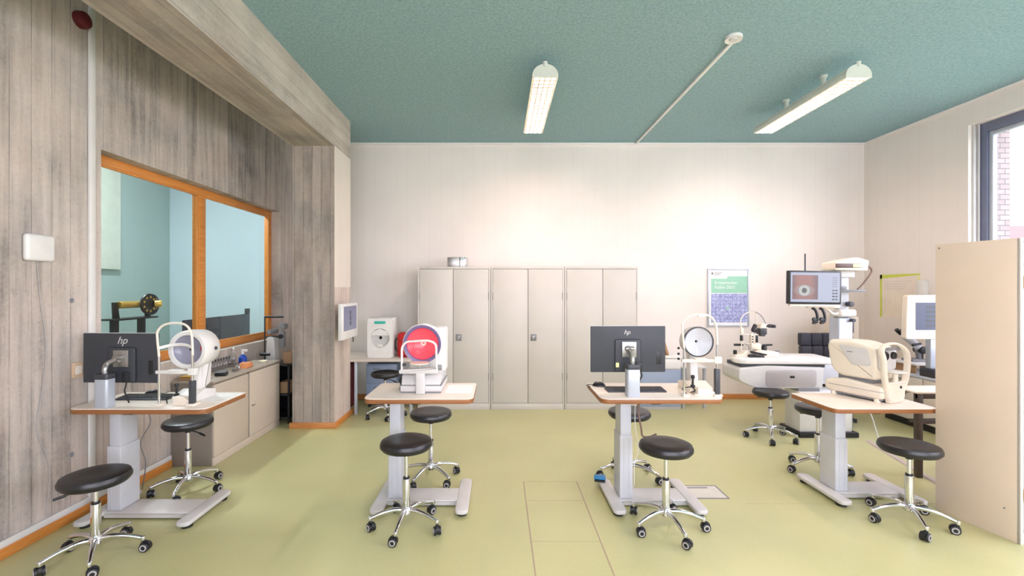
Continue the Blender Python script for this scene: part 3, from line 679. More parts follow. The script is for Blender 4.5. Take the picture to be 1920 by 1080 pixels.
# ================================================================== RING TOPOGRAPHERS (tables 1 and 3)
def topographer(x, y, z, hw, top, chin, ringx, ringr, ringz, label, style, mir=1):
    """x,y,z = middle of the face rest's foot line on the table; heights relative to the table"""
    t = thing('corneal_topographer', label, 'topographer', (x, y, z))
    # face rest hoop
    r = 0.008
    pts = [(-hw, 0, 0.012), (-hw, 0, top * 0.55), (-hw - 0.012, 0.0, top * 0.8), (-hw - 0.008, 0, top * 0.92), (-hw * 0.55, 0, top), (hw * 0.45, 0, top), (hw * 0.9, 0, top * 0.9), (hw, 0, top * 0.7), (hw, 0, top * 0.5), (hw, 0, 0.012)]
    obj('face_rest_frame', MB().tube(smooth_path(pts, 8), r, 10), 'cream_plastic', t)
    legs = MB(); legs.cyl((-hw, 0, 0.0), (-hw, 0, top * 0.6), 0.0088, n=14); legs.cyl((hw, 0, chin - 0.06), (hw, 0, chin + 0.12), 0.0088, n=14)
    obj('guide_rod', legs, 'chrome', t)
    obj('forehead_band', MB().tube(smooth_path([(-hw, 0, chin + 0.17), (-hw * 0.5, 0.03, chin + 0.185), (0, 0.04, chin + 0.19), (hw * 0.5, 0.03, chin + 0.185), (hw, 0, chin + 0.17)], 6), 0.006, 8, rz=0.011) if style == 1 else MB().box(-0.02, 0.03, -0.01, 0.01, top - 0.01, top + 0.006, 0.003), 'white_plastic', t)
    c = MB(); c.box(-hw - 0.02, hw + 0.02, -0.014, 0.014, chin - 0.012, chin + 0.012, 0.006); c.box(-0.045, 0.045, -0.03, 0.03, chin + 0.008, chin + 0.02, 0.006); c.box(hw - 0.025, hw + 0.03, -0.02, 0.02, chin - 0.02, chin + 0.03, 0.006)
    obj('chin_rest', c, 'cream_plastic' if style == 3 else 'white_plastic', t)
    obj('height_knob', MB().box(hw - 0.018, hw + 0.018, -0.018, 0.018, 0.015, chin - 0.06, 0.005), 'dark_grey', t)
    b = MB(); b.box(-hw - 0.015, -hw + 0.03, -0.03, 0.03, 0, 0.014, 0.003); b.box(hw - 0.03, hw + 0.03, -0.03, 0.05, 0, 0.015, 0.003); b.box(-0.04, hw - .03, 0.0, 0.03, 0, 0.012, 0.003)
    b.prism(rpoly([(-0.02, 0.0), (hw + 0.0, 0.0), (hw + 0.0, 0.02), (0.06, 0.055), (-0.02, 0.06)], 0.008), -0.005, 0.06, 'xz', 0.003)
    obj('rest_base', b, 'cream_plastic', t)
    # instrument base, tilting up to the back
    ib = MB(); dx = ringx
    ib.prism(rpoly([(0.08, 0.0), (0.33, 0.0), (0.33, 0.05), (0.2, 0.075), (0.08, 0.04)], 0.01), dx - 0.085, dx + 0.085, 'yz', 0.006)
    ib.cyl((dx + mir * 0.05, 0.12, 0.05), (dx + mir * 0.05, 0.12, 0.085), 0.012)
    obj('instrument_base', ib, 'cream_plastic' if style == 3 else 'white_plastic', t)
    st = MB()
    st.prism(rpoly([(0.2, 0.055), (0.3, 0.055), (0.31, ringz - 0.05), (0.28, ringz - 0.03), (0.235, ringz - 0.1)], 0.02), dx - 0.03, dx + 0.03, 'yz', 0.008)
    obj('support_arm', st, 'grey_white' if style == 3 else 'white_plastic', t)
    jk = MB(); jk.cyl((dx - 0.06, 0.1, 0.05), (dx - 0.06, 0.1, 0.12), 0.008); jk.cyl((dx - 0.06, 0.1, 0.11), (dx - 0.06, 0.1, 0.135), 0.014, bev=0.003); jk.cyl((dx - 0.06, 0.1, 0.045), (dx - 0.06, 0.1, 0.06), 0.018, bev=0.003)
    obj('joystick', jk, 'black_plastic', t)
    Y = 0.13
    if style == 1:
        hd = MB(); hd.lathe([(ringr * 0.74, 0.0), (ringr * 0.78, 0.01), (ringr * 0.96, 0.012), (ringr, 0.0), (ringr * 1.02, -0.06), (ringr * 0.95, -0.17), (ringr * 0.6, -0.225), (0, -0.23)], (dx, Y, ringz), 56, 'y')
        hd.prism(rpoly([(Y + 0.1, ringz - 0.02), (Y + 0.22, ringz), (Y + 0.20, 0.1), (Y + 0.11, 0.06)], 0.02), dx - 0.05, dx + 0.05, 'yz', 0.015)
        h = obj('measuring_head', hd, 'white_plastic', t)
        rings('bowl_grey', (140, 140, 156), (148, 148, 164), 600, (dx, ringz))
        obj('bowl', MB().lathe([(ringr * 0.745, 0.002), (ringr * 0.68, -0.012), (ringr * 0.45, -0.028), (0.012, -0.036)], (dx, Y, ringz), 56, 'y'), 'bowl_grey', h)
        obj('lens', MB().lathe([(0, -0.03), (0.01, -0.032), (0.013, -0.038), (0, -0.038)], (dx, Y, ringz), 20, 'y'), 'black_plastic', h)
        obj('side_knob', MB().cyl((dx + ringr * 0.98, Y + 0.1, ringz + 0.0), (dx + ringr * 1.07, Y + 0.1, ringz), 0.013, bev=0.003), 'dark_grey', t)
        obj('indicator', MB().box(dx + ringr * 0.6, dx + ringr * 0.66, Y + 0.012, Y + 0.03, ringz - 0.01, ringz + 0.03, 0.003), 'red_cloth', h)
    else:
        hd = MB(); hd.lathe([(ringr * 0.9, -0.01), (ringr * 0.98, -0.012), (ringr, -0.03), (ringr * 0.97, -0.1), (ringr * 0.7, -0.17), (0, -0.18)], (dx, Y, ringz), 56, 'y')
        h = obj('measuring_head', hd, 'grey_white', t)
        rings('bowl_rings', (150, 156, 182), (236, 234, 230), 800, (dx, ringz))
        obj('bowl', MB().lathe([(ringr * 0.92, -0.008), (ringr * 0.6, -0.03), (0.01, -0.05)], (dx, Y, ringz), 56, 'y'), 'bowl_rings', h)
        obj('rim', MB().lathe([(ringr * 0.93, 0.0), (ringr * 1.0, 0.0), (ringr * 1.02, -0.012), (ringr * 0.93, -0.012), (ringr * .93, 0)], (dx, Y, ringz), 56, 'y'), 'dark_grey', h)
        obj('lens', MB().lathe([(0, -0.044), (0.006, -0.046), (0.01, -0.052), (0, -0.052)], (dx, Y, ringz), 20, 'y'), 'black_plastic', h)
        kn = MB()
        for zz in (0.0, -0.045, -0.085): kn.cyl((dx - ringr * 0.95, Y + 0.1, ringz - 0.06 + zz), (dx - ringr * 1.08, Y + 0.1, ringz - 0.06 + zz), 0.009, bev=0.002)
        obj('side_knob', kn, 'black_plastic', t)
    cbl = MB(); cbl.tube(smooth_path([(-hw * 0.7, 0.03, 0.006), (-hw * 0.9, 0.06, 0.04), (-hw * 0.4, 0.05, 0.055), (-hw * 0.2, 0.04, 0.03), (-hw * .3, 0.09, 0.006), (-0.02, 0.12, 0.005)]), 0.004, 8)
    obj('cable', cbl, 'cable_black', t)
    return t
topographer(-2.285, 3.22, 0.83, 0.118, 0.575, 0.235, -0.005, 0.142, 0.375, 'white ring topographer with face rest frame on left table', 1)
topographer(1.50, 3.38, 0.858, 0.122, 0.598, 0.262, 0.045, 0.116, 0.385, 'topographer with dark-rimmed clear ring disc, right of the black monitor', 3, -1)
tag(obj('paper_sheet', MB().box(-0.1, 0.12, -0.14, 0.14, 0, 0.002), 'paper'), 'white paper sheet at the right end of left table', 'paper')
bpy.data.objects['paper_sheet'].location = (-2.14, 3.45, 0.83)
# ================================================================== RED DEVICE (table 2)
def red_device():
    t = thing('placido_topographer', 'white topographer with glowing red ring bowl', 'topographer', (-0.592, 3.46, 0.858))
    b = MB(); b.box(-0.158, 0.158, 0.0, 0.4, 0.012, 0.058, 0.008); b.prism(rpoly([(0.0, 0.062), (0.4, 0.062), (0.4, 0.15), (0.12, 0.15), (0.03, 0.135)], 0.012), -0.15, 0.15, 'yz', 0.01)
    obj('instrument_base', b, 'grey_white', t)
    g = MB(); g.box(-0.15, 0.15, 0.01, 0.39, 0.0, 0.012); g.box(-0.156, 0.156, 0.003, 0.397, 0.057, 0.063); obj('base_gasket', g, 'mid_grey', t)
    f = MB(); f.box(-0.035, 0.035, -0.035, 0.01, 0.0, 0.17, 0.01, 3); f.prism(rpoly([(-0.16, 0.155), (0.1, 0.155), (0.13, 0.2), (-0.16, 0.185)], 0.01), -0.035, 0.01, 'xz', 0.006)
    f.box(-0.155, 0.125, -0.03, 0.01, 0.155, 0.185, 0.006)
    obj('rest_stem', f, 'grey_white', t)
    fr = MB(); pts = rpoly([(-0.142, 0.165), (-0.142, 0.355), (-0.11, 0.395), (0.06, 0.405), (0.118, 0.38), (0.122, 0.16)], [0, 0.03, 0.05, 0.05, 0.04, 0], 6)
    fr.tube([(u, -0.012, v) for u, v in pts], 0.009, 10, rz=0.016)
    obj('face_rest_frame', fr, 'white_plastic', t)
    c = MB(); c.lathe([(0, 0), (0.06, 0), (0.075, 0.008), (0.075, 0.014), (0, 0.012)], (-0.01, 0.0, 0.222), 32); obj('chin_rest', c, 'column_white', t)
    obj('chin_rest_rod', MB().cyl((-0.01, 0, 0.165), (-0.01, 0, 0.225), 0.007), 'chrome', t)
    rg = 0.152; zc = 0.368; dx = 0.0; Y = 0.06
    h = MB(); h.lathe([(rg * 0.97, 0.0), (rg, -0.004), (rg * 1.03, -0.03), (rg * 1.02, -0.1), (rg * 0.9, -0.2), (0, -0.25)], (dx, Y, zc), 56, 'y')
    h.box(0.03, 0.17, 0.16, 0.34, 0.14, zc + 0.12, 0.02, 3); h.prism(rpoly([(-0.11, 0.15), (0.14, 0.15), (0.13, zc - 0.02), (-0.1, zc - 0.02)], 0.02), 0.165, 0.3, 'xz', 0.01)
    hd = obj('measuring_head', h, 'white_plastic', t)
    obj('rim', MB().lathe([(rg * 0.79, -0.012), (rg * 0.84, 0.0), (rg * 0.965, 0.004), (rg * 0.98, -0.008)], (dx, Y, zc), 56, 'y'), 'violet_rim', hd)
    rings('bowl_red', (240, 56, 72), (246, 84, 94), 420, (dx, zc), 0.55)
    obj('bowl', MB().lathe([(rg * 0.80, -0.012), (rg * 0.7, -0.03), (rg * 0.45, -0.055), (rg * 0.2, -0.065), (0.0, -0.068)], (dx, Y, zc), 56, 'y'), 'bowl_red', hd)
    obj('lens', MB().lathe([(0.008, -0.062), (0.02, -0.06), (0.022, -0.064), (0.008, -0.066)], (dx, Y, zc), 28, 'y'), 'column_white', hd)
    k = MB(); k.cyl((0.115, 0.02, 0.195), (0.155, 0.02, 0.195), 0.02, bev=0.003); obj('side_knob', k, 'mid_grey', t)
    k = MB(); k.cyl((-0.132, -0.02, 0.222), (-0.11, -0.02, 0.222), 0.011, bev=0.002); obj('height_mark', k, 'dark_grey', t)
    cb = MB(); cb.tube(smooth_path([(-0.16, 0.14, 0.03), (-0.195, 0.15, 0.06), (-0.175, 0.12, 0.09), (-0.18, 0.1, 0.01), (-0.2, 0.2, 0.005)]), 0.004, 8); obj('cable', cb, 'cable_black', t)
red_device()
tag(obj('paper_sheet', MB().box(-0.1, 0.1, -0.14, 0.14, 0, 0.0015), 'paper'), 'white printed paper on the table beside the red-lit device', 'paper').location = (-0.31, 3.62, 0.858)
# ================================================================== AUTOREFRACTOR (table 4)
def autorefractor():
    t = thing('autorefractor', 'large cream autorefractor with two black lenses and looped face rest', 'autorefractor', (3.07, 3.81, 0.75), R(21))
    b = MB(); b.prism(rpoly([(-0.2, 0.025), (0.24, 0.025), (0.25, 0.075), (0.24, 0.12), (0.1, 0.15), (-0.2, 0.125)], 0.03), -0.135, 0.135, 'yz', 0.02, 4)
    obj('instrument_base', b, 'cream_plastic', t)
    g = MB(); g.box(-0.12, 0.12, -0.18, 0.2, 0.012, 0.026); g.box(-0.1365, 0.1365, -0.2, 0.215, 0.083, 0.086)
    obj('base_gasket', g, 'mid_grey', t)
    ft = MB()
    for (x, y) in ((-0.11, -0.15), (0.11, -0.15), (-0.11, 0.18), (0.11, 0.18)): ft.cyl((x, y, 0), (x, y, 0.027), 0.022)
    obj('base_feet', ft, 'cream_plastic', t)
    n = MB(); n.box(-0.09, 0.09, -0.1, 0.16, 0.12, 0.18, 0.01); obj('neck', n, 'mid_grey', t)
    h = MB()
    h.prism(rpoly([(-0.15, 0.17), (0.13, 0.165), (0.2, 0.22), (0.235, 0.41), (0.215, 0.465), (0.0, 0.47), (-0.1, 0.445), (-0.15, 0.42)], [0.03, 0.04, 0.04, 0.06, 0.05, 0.1, 0.05, 0.03]), -0.125, 0.125, 'yz', 0.03, 4)
    hd = obj('measuring_head', h, 'cream_plastic', t)
    s = MB(); s.prism(rpoly([(-0.12, 0.28), (0.03, 0.27), (0.14, 0.43), (-0.09, 0.42)], 0.03), -0.1285, -0.1245, 'yz', 0.002); obj('side_panel', s, 'grey_white', hd)
    me = text_mesh('visutron', 0.022, Matrix.Translation((-0.1295, 0.07, 0.38)) @ Matrix.Rotation(R(-90), 4, 'Z') @ FACE_CAM, 0.0005) if False else None
    mk = MB(); mk.box(-0.13, -0.1284, 0.02, 0.065, 0.375, 0.382); obj('name_mark', mk, 'mid_grey', hd)
    fp = MB(); fp.prism(rpoly([(-0.105, 0.25), (0.105, 0.25), (0.115, 0.43), (-0.115, 0.43)], 0.03), -0.165, -0.145, 'xz', 0.006); obj('front_panel', fp, 'grey_white', hd)
    for (x, r_) in ((-0.045, 0.036), (0.06, 0.03)):
        l = MB(); l.lathe([(0, 0.014), (r_ * 0.55, 0.012), (r_ * 0.9, 0.018), (r_, 0.012), (r_, 0)], (x, -0.163, 0.365), 28, 'y'); obj('lens', l, 'black_plastic', hd)
    v = MB(); v.tube(smooth_path([(-0.1, -0.185, 0.415), (0, -0.2, 0.428), (0.1, -0.185, 0.415)], 6), 0.012, 10); obj('forehead_pad', v, 'mid_grey', t)
    # looped face rest
    lp = [(-0.15, 0.34), (-0.14, 0.42), (-0.07, 0.462), (0.06, 0.455), (0.135, 0.40), (0.155, 0.30), (0.13, 0.18), (0.08, 0.1), (0.06, 0.03), (-0.08, 0.03), (-0.105, 0.1), (-0.14, 0.22)]
    L = MB(); L.tube(smooth_path([(x, -0.215 + 0.02 * (z > 0.4), z) for x, z in lp], 6, True), 0.013, 10, True, rz=0.024)
    L.prism(rpoly([(-0.09, 0.0), (0.07, 0.0), (0.085, 0.1), (0.115, 0.165), (-0.12, 0.165), (-0.1, 0.1)], 0.015), -0.235, -0.19, 'xz', 0.01, 3)
    obj('face_rest_loop', L, 'cream_plastic', t)
    c = MB(); c.lathe([(0, 0), (0.05, 0), (0.068, 0.01), (0.068, 0.018), (0, 0.014)], (0.0, -0.22, 0.235), 32); obj('chin_rest', c, 'white_plastic', t)
    obj('chin_rest_rod', MB().cyl((0, -0.215, 0.16), (0, -0.215, 0.237), 0.018), 'column_white', t)
    obj('button', MB().lathe([(0, 0.008), (0.01, 0.006), (0.012, 0)], (0.03, -0.235, 0.125), 16, 'y'), 'dark_grey', t)
autorefractor()
# ================================================================== SIDEBOARD (left)
def sideboard():
    t = thing('sideboard', 'grey and beige two-door sideboard under the interior window', 'sideboard', (-2.65, 4.23, 0))
    D = -0.395; L = 1.28; H = 0.79
    b = MB(); b.box(D, -0.02, 0, L, 0.0, H - 0.02, 0.002); obj('carcass', b, 'sideboard_body', t)
    obj('cabinet_top', MB().box(D, 0.004, -0.004, L + 0.004, H - 0.02, H, 0.003), 'sideboard_light2' if 'sideboard_light2' in M else plain('sideboard_top', (172, 160, 146), 0.45), t)
    obj('plinth', MB().box(-0.02, -0.004, 0.002, L - 0.002, 0.0, 0.075, 0.002), 'sideboard_front', t)
    d1 = obj('door', MB().box(-0.02, 0.0, 0.008, 0.592, 0.08, H - 0.035, 0.002), 'sideboard_front', t)
    d2 = obj('door', MB().box(-0.02, 0.0, 0.612, L - 0.008, 0.08, H - 0.035, 0.002), 'sideboard_front', t)
    obj('divider', MB().box(-0.02, -0.008, 0.592, 0.612, 0.08, H - 0.02), 'dark_grey', t)
    k = MB(); k.cyl((0, 0.66, 0.4), (0.014, 0.66, 0.4), 0.007); k.box(0.012, 0.018, 0.655, 0.70, 0.397, 0.404, 0.001)
    obj('key', k, 'brushed', d2)
sideboard()
SBZ = 0.79
# small items on the sideboard
t = thing('instrument_rack', 'long wire rack along the back of the sideboard', 'rack', (-2.93, 4.75, SBZ))
rk = MB()
for yy in (-0.2, 0.25): rk.box(-0.05, 0.03, yy, yy + 0.008, 0, 0.09, 0.002)
for z in (0.03, 0.085):
    for x in (-0.045, 0.022): rk.cyl((x, -0.2, z), (x, 0.255, z), 0.004, n=8)
obj('rack_frame', rk, 'brushed', t)
proto = None
for i in range(9):
    if proto is None:
        proto = thing('glass_vial', '', 'vial', (0, 0, 0), 0, 'glass vials in the wire rack on sideboard')
        obj('vial_body', MB().lathe([(0, 0), (0.013, 0), (0.015, 0.01), (0.015, 0.08), (0.008, 0.095), (0.008, 0.105)], n=16), 'clear_plastic', proto)
        obj('stopper', MB().cyl((0, 0, 0.1), (0, 0, 0.125), 0.009, n=14), 'dark_grey', proto)
        o = proto
    else: o = dup(proto, (0, 0, 0), 0, '')
    o['label'] = 'small clear vial with dark stopper in wire rack on sideboard'
    o.location = (-2.94, 4.58 + i * 0.048, SBZ + 0.002)
def small(name, label, cat, loc, rz=0): return thing(name, label, cat, loc, rz)
t = small('loupe_case', 'black rounded case on the sideboard behind the ring topographer', 'case', (-2.76, 4.53, SBZ), 0.3)
obj('case_body', MB().box(-0.05, 0.05, -0.06, 0.06, 0, 0.03, 0.012, 3), 'black_plastic', t); obj('case_lid', MB().box(-0.048, 0.048, -0.058, 0.058, 0.031, 0.045, 0.007, 2), 'mid_grey', t)
t = small('retinoscope', 'silver handheld retinoscope lying on the sideboard', 'retinoscope', (-2.76, 4.78, SBZ), 0.2)
obj('grip', MB().cyl((0, -0.07, 0.017), (0, 0.05, 0.017), 0.016, bev=0.003), 'brushed', t); obj('instrument_head', MB().cyl((0, 0.05, 0.02), (0, 0.09, 0.024), 0.02, bev=0.004), 'chrome', t)
t = small('orange_tray', 'small orange stand on the sideboard in front of blue bottle', 'stand', (-2.77, 4.98, SBZ))
o = MB(); o.prism(rpoly([(-0.07, 0), (0.07, 0), (0.06, 0.045), (0.02, 0.06), (-0.05, 0.05)], 0.006), -0.045, 0.045, 'yz', 0.004); obj('tray_body', o, 'orange_plastic', t)
obj('tray_slot', MB().box(-0.03, 0.03, -0.04, 0.04, 0.049, 0.053), 'card_brown', t)
t = small('spray_bottle', 'blue bottle with white nozzle on the sideboard', 'bottle', (-2.88, 5.12, SBZ))
obj('bottle_body', MB().lathe([(0, 0), (0.04, 0), (0.042, 0.01), (0.042, 0.09), (0.02, 0.115), (0.015, 0.125), (0, 0.125)], n=24), 'deep_blue', t)
n_ = MB(); n_.cyl((0, 0, 0.12), (0, 0, 0.16), 0.014); n_.box(-0.015, 0.05, -0.012, 0.012, 0.155, 0.18, 0.005); obj('nozzle', n_, 'white_plastic', t)
t = small('clear_bottle', 'tall clear bottle beside the blue bottle on sideboard', 'bottle', (-2.95, 5.05, SBZ))
obj('bottle_body', MB().lathe([(0, 0), (0.03, 0), (0.032, 0.01), (0.032, 0.12), (0.012, 0.15), (0.012, 0.18)], n=20), 'clear_plastic', t); obj('cap', MB().cyl((0, 0, 0.18), (0, 0, 0.21), 0.018, bev=0.003), 'chrome', t)
t = small('small_dish', 'little white dish near the far end of the sideboard', 'dish', (-2.76, 5.33, SBZ))
obj('dish_body', MB().lathe([(0, 0), (0.035, 0), (0.05, 0.02), (0.046, 0.022), (0.03, 0.008), (0, 0.006)], n=24), 'cream_plastic', t)
obj('lens_blank', MB().lathe([(0, 0.03), (0.03, 0.02), (0.033, 0.009), (0, 0.008)], n=20), 'pale_yellow', t)
t = small('wooden_case', 'low brown wooden case at the near end of the sideboard', 'case', (-2.88, 4.33, SBZ))
obj('case_body', MB().box(-0.1, 0.1, -0.08, 0.08, 0, 0.03, 0.004), 'card_brown', t); obj('case_lid', MB().box(-0.1, 0.1, -0.08, 0.08, 0.031, 0.045, 0.004), 'gold_metal', t)
# black rack beyond the sideboard
t = thing('black_rack', 'narrow black shelf rack between sideboard and concrete column', 'rack', (-3.0, 5.56, 0))
b = MB(); b.box(0, 0.02, 0, 0.42, 0, 0.72); b.box(0.0, 0.42, 0.4, 0.42, 0, 0.72)
obj('rack_frame', b, 'black_plastic', t)
for y in (0, 0.4): obj('upright', MB().box(0.42, 0.44, y, y + 0.02, 0, 0.72), 'black_plastic', t)
for z in (0.06, 0.34, 0.7): obj('shelf', MB().box(0.02, 0.44, 0.0, 0.4, z, z + 0.02, 0.002), 'black_plastic', t)
tag(obj('cardboard_box', MB().box(-2.7, -2.575, 5.62, 5.8, 0.3605, 0.5, 0.004), 'card_brown'), 'brown cardboard box on middle shelf of the black rack', 'box')
tag(obj('wooden_box', MB().box(-2.68, -2.575, 5.66, 5.86, 0.72, 0.86, 0.004), 'card_brown'), 'brown box on top of the black rack beside the column', 'box')
t = thing('keratometer', 'old white keratometer with black arms between sideboard and column', 'keratometer', (-2.82, 5.68, 0.72))
obj('stand_body', MB().prism(rpoly([(-0.06, 0), (0.06, 0), (0.045, 0.33), (-0.045, 0.33)], 0.01), -0.06, 0.06, 'xz', 0.006), 'grey_white', t)
a = MB(); a.cyl((-0.1, 0, 0), (-0.1, 0, 0.58), 0.008); a.cyl((-0.1, 0, 0.58), (0.13, 0, 0.58), 0.013); a.cyl((-0.1, 0, 0.33), (0.1, 0, 0.33), 0.01); obj('arm', a, 'black_plastic', t)
a = MB(); a.cyl((0.0, -0.1, 0.4), (0.0, 0.1, 0.4), 0.03, bev=0.005); a.cyl((0.13, -0.05, 0.46), (0.13, 0.06, 0.46), 0.04, bev=0.006); a.box(0.09, 0.15, -0.03, 0.03, 0.2, 0.4, 0.008); obj('optics', a, 'mid_grey', t)
obj('adjustment_knob', MB().cyl((0.12, -0.06, 0.34), (0.12, -0.02, 0.34), 0.028, bev=0.003), 'black_plastic', t); obj('adjustment_knob', MB().cyl((-0.13, -0.05, 0.12), (0.0, -0.05, 0.12), 0.02, bev=0.003), 'black_plastic', t)
# ================================================================== SCREEN ON COLUMN
def column_screen():
    t = thing('wall_screen', 'white framed vision test screen hung on the concrete column side', 'screen', (-1.86, 5.55, 1.26))
    m = MB(); m.box(-0.08, 0.0, -0.08, 0.08, -0.1, 0.08, 0.008); obj('wall_bracket', m, 'black_plastic', t)
    b = MB(); b.box(0, 0.05, -0.29, 0.29, -0.21, 0.215, 0.008); obj('casing', b, 'white_plastic', t)
    s = obj('screen', MB().box(0.0501, 0.052, -0.235, 0.235, -0.11, 0.18), plain('screen_lilac', (128, 130, 158), 0.3), t)
    sy = MB()
    for z in (0.1, 0.035, -0.03):
        sy.lathe([(0.012, 0.001), (0.026, 0.001), (0.026, 0.0), (0.012, 0.0), (0.012, 0.001)], (0.0521, 0, z), 20, 'x')
        if z > 0: sy.box(0.0521, 0.0531, -0.006, 0.006, z - 0.045, z - 0.022)
    obj('test_symbol', sy, 'dark_grey', s)
    obj('cable', MB().tube([(0.02, 0.2, -0.21), (0.02, 0.2, -0.28)], 0.006), 'cable_black', t)
column_screen()
# ================================================================== BACK LEFT DESK
t = thing('desk', 'pale desk between the concrete column and left locker', 'desk', (-2.55, 5.95, 0))
obj('desk_top', MB().box(0.0, 1.43, 0, 0.7, 0.692, 0.725, 0.003), plain('desk_laminate', (206, 194, 182), 0.45), t)
for (x, y) in ((0.655, 0.02), (1.38, 0.02), (0.655, 0.64), (1.38, 0.64)): obj('leg', MB().box(x, x + 0.035, y, y + 0.035, 0, 0.692, 0.002), 'silver_paint', t)
obj('rail', MB().box(0.69, 1.38, 0.645, 0.665, 0.62, 0.69), 'mid_grey', t)
t = thing('drawer_pedestal', 'blue grey drawer pedestal under the desk beside column', 'drawer unit', (-1.84, 6.32, 0))
obj('pedestal_body', MB().box(0, 0.42, 0.0, 0.42, 0.08, 0.6, 0.004), 'blue_grey_panel', t)
for z in (0.1, 0.35): 
    d = obj('drawer', MB().box(0.01, 0.3, -0.015, 0.0, z, z + 0.23, 0.002), 'blue_grey_panel', t); obj('handle', MB().box(0.1, 0.2, -0.025, -0.015, z + 0.18, z + 0.19, 0.002), 'mid_grey', d)
pf = MB()
for x in (0.04, 0.38):
    for y in (0.04, 0.38): pf.cyl((x, y, 0), (x, y, 0.08), 0.02)
obj('pedestal_feet', pf, 'black_plastic', t)
t = thing('perimeter', 'white box with round bowl and teal display on the desk', 'perimeter', (-1.59, 6.12, 0.725))
pb = MB(); pb.box(-0.172, 0.172, 0.012, 0.3, 0, 0.53, 0.012, 3)
obj('casing', pb, 'white_plastic', t)
# front panel with a round hole
fp = MB(); b = bmesh.new(); n = 48; cz = 0.265; rr_ = 0.128
outer = []; inner = []
for i in range(n):
    a = 2 * PI * i / n; ca, sa = math.cos(a), math.sin(a)
    s_ = min(0.17 / max(abs(ca), 1e-6), 0.263 / max(abs(sa), 1e-6)); outer.append((ca * s_, sa * s_)); inner.append((ca * rr_, sa * rr_))
vo = [b.verts.new((x, -0.03, cz + z)) for x, z in outer]; vi = [b.verts.new((x, -0.03, cz + z)) for x, z in inner]
vo2 = [b.verts.new((x, 0.012, cz + z)) for x, z in outer]
vi2 = [b.verts.new((x, 0.012, cz + z)) for x, z in inner]
for i in range(n):
    j = (i + 1) % n; b.faces.new((vo[i], vo[j], vi[j], vi[i])); b.faces.new((vo[i], vo2[i], vo2[j], vo[j])); b.faces.new((vi[i], vi[j], vi2[j], vi2[i]))
bmesh.ops.recalc_face_normals(b, faces=b.faces[:]); fp._merge(b); obj('front_panel', fp, 'white_plastic', t)
obj('bowl', MB().lathe([(0.128, 0), (0.11, -0.0), (0.02, -0.002), (0, -0.002)], (0, 0.01, cz), 40, 'y'), 'grey_white', t)
obj('visor', MB().prism([(-0.125, 0.3), (0.125, 0.3), (0.09, 0.355), (0.0, 0.392), (-0.09, 0.355)], -0.026, 0.01, 'xz'), 'white_plastic', t)
obj('chin_rest', MB().prism(rpoly([(-0.04, 0.145), (0.04, 0.145), (0.025, 0.18), (-0.025, 0.18)], 0.01), -0.028, 0.008, 'xz'), 'white_plastic', t)
obj('display', MB().box(-0.075, 0.075, -0.034, -0.03, 0.455, 0.49, 0.001), 'teal_label', t)
t = thing('first_aid_bag', 'red cloth bag standing on the desk beside white perimeter', 'bag', (-1.24, 6.2, 0.725))
obj('bag_body', MB().box(-0.13, 0.13, -0.08, 0.08, 0, 0.33, 0.04, 4), 'red_cloth', t)
obj('front_pocket', MB().box(-0.1, 0.1, -0.1, -0.075, 0.03, 0.2, 0.012, 3), 'red_cloth', t)
obj('carry_handle', MB().tube(smooth_path([(-0.125, 0, 0.25), (-0.165, 0, 0.23), (-0.17, 0, 0.12), (-0.13, 0, 0.07)]), 0.011, 8), 'cable_black', t)
t = thing('hanging_bag', 'dark red and black bag hanging behind the column under desk', 'bag', (-2.04, 6.14, 0.06))
obj('bag_body', MB().box(-0.1, 0.08, -0.06, 0.08, 0, 0.6, 0.03, 3), 'dark_red', t); obj('strap', MB().tube(smooth_path([(0.0, -0.065, 0.05), (0.01, -0.07, 0.3), (0.0, -0.06, 0.58)]), 0.01), 'cable_black', t)
# ================================================================== LOW CABINET BEHIND TABLE 3
t = thing('low_cabinet', 'white low cabinet right of the lockers against back wall', 'cabinet', (1.93, 6.2, 0))
b = MB(); b.box(0, 0.56, 0.02, 0.58, 0.0, 0.7, 0.003); obj('cabinet_body', b, 'grey_white', t)
obj('cabinet_top', MB().box(-0.005, 0.565, 0.0, 0.585, 0.7, 0.725, 0.004), 'white_laminate', t)
obj('drawer', MB().box(0.01, 0.55, 0.0, 0.02, 0.56, 0.69, 0.003), 'white_laminate', t)
obj('door', MB().box(0.01, 0.55, 0.0, 0.02, 0.04, 0.54, 0.003), 'blue_grey_panel', t)  # bluish colour paints the shade on the cabinet's lower front
t = thing('low_stand', 'low white stand beside the low cabinet behind topographer', 'stand', (2.52, 6.25, 0))
obj('stand_top', MB().box(0, 0.34, 0, 0.5, 0.555, 0.58, 0.003), 'white_laminate', t)
for (x, y) in ((0.01, 0.01), (0.3, 0.01), (0.01, 0.46), (0.3, 0.46)): obj('leg', MB().box(x, x + 0.03, y, y + 0.03, 0, 0.555), 'silver_paint', t)
obj('back_panel', MB().box(0.04, 0.3, 0.45, 0.46, 0.1, 0.55), 'blue_grey_panel', t)
bk = [('book', 'blue grey book standing on the low cabinet, leftmost', 'blue_grey_panel', 0.24, 0.03, 0.2, 0.05), ('book', 'white book leaning on the low cabinet in the middle', 'paper', 0.35, 0.03, 0.21, -0.28), ('book', 'brown binder leaning on the low cabinet, rightmost', 'card_brown', 0.42, 0.03, 0.235, -0.3)]
for (nm, lb, mt, dx, w, h_, tilt) in bk:
    o = thing(nm, lb, 'book', (1.93 + dx, 6.3, 0.729)); 
    m_ = Matrix.Rotation(tilt, 4, 'Y')
    obj('cover', MB().box(-w / 2, w / 2, 0, 0.16, 0, h_, 0.003, mat=m_), mt, o); obj('page_block', MB().box(-w / 2 + 0.004, w / 2 - 0.004, 0.01, 0.163, 0.006, h_ + 0.001, mat=m_), 'paper', o)
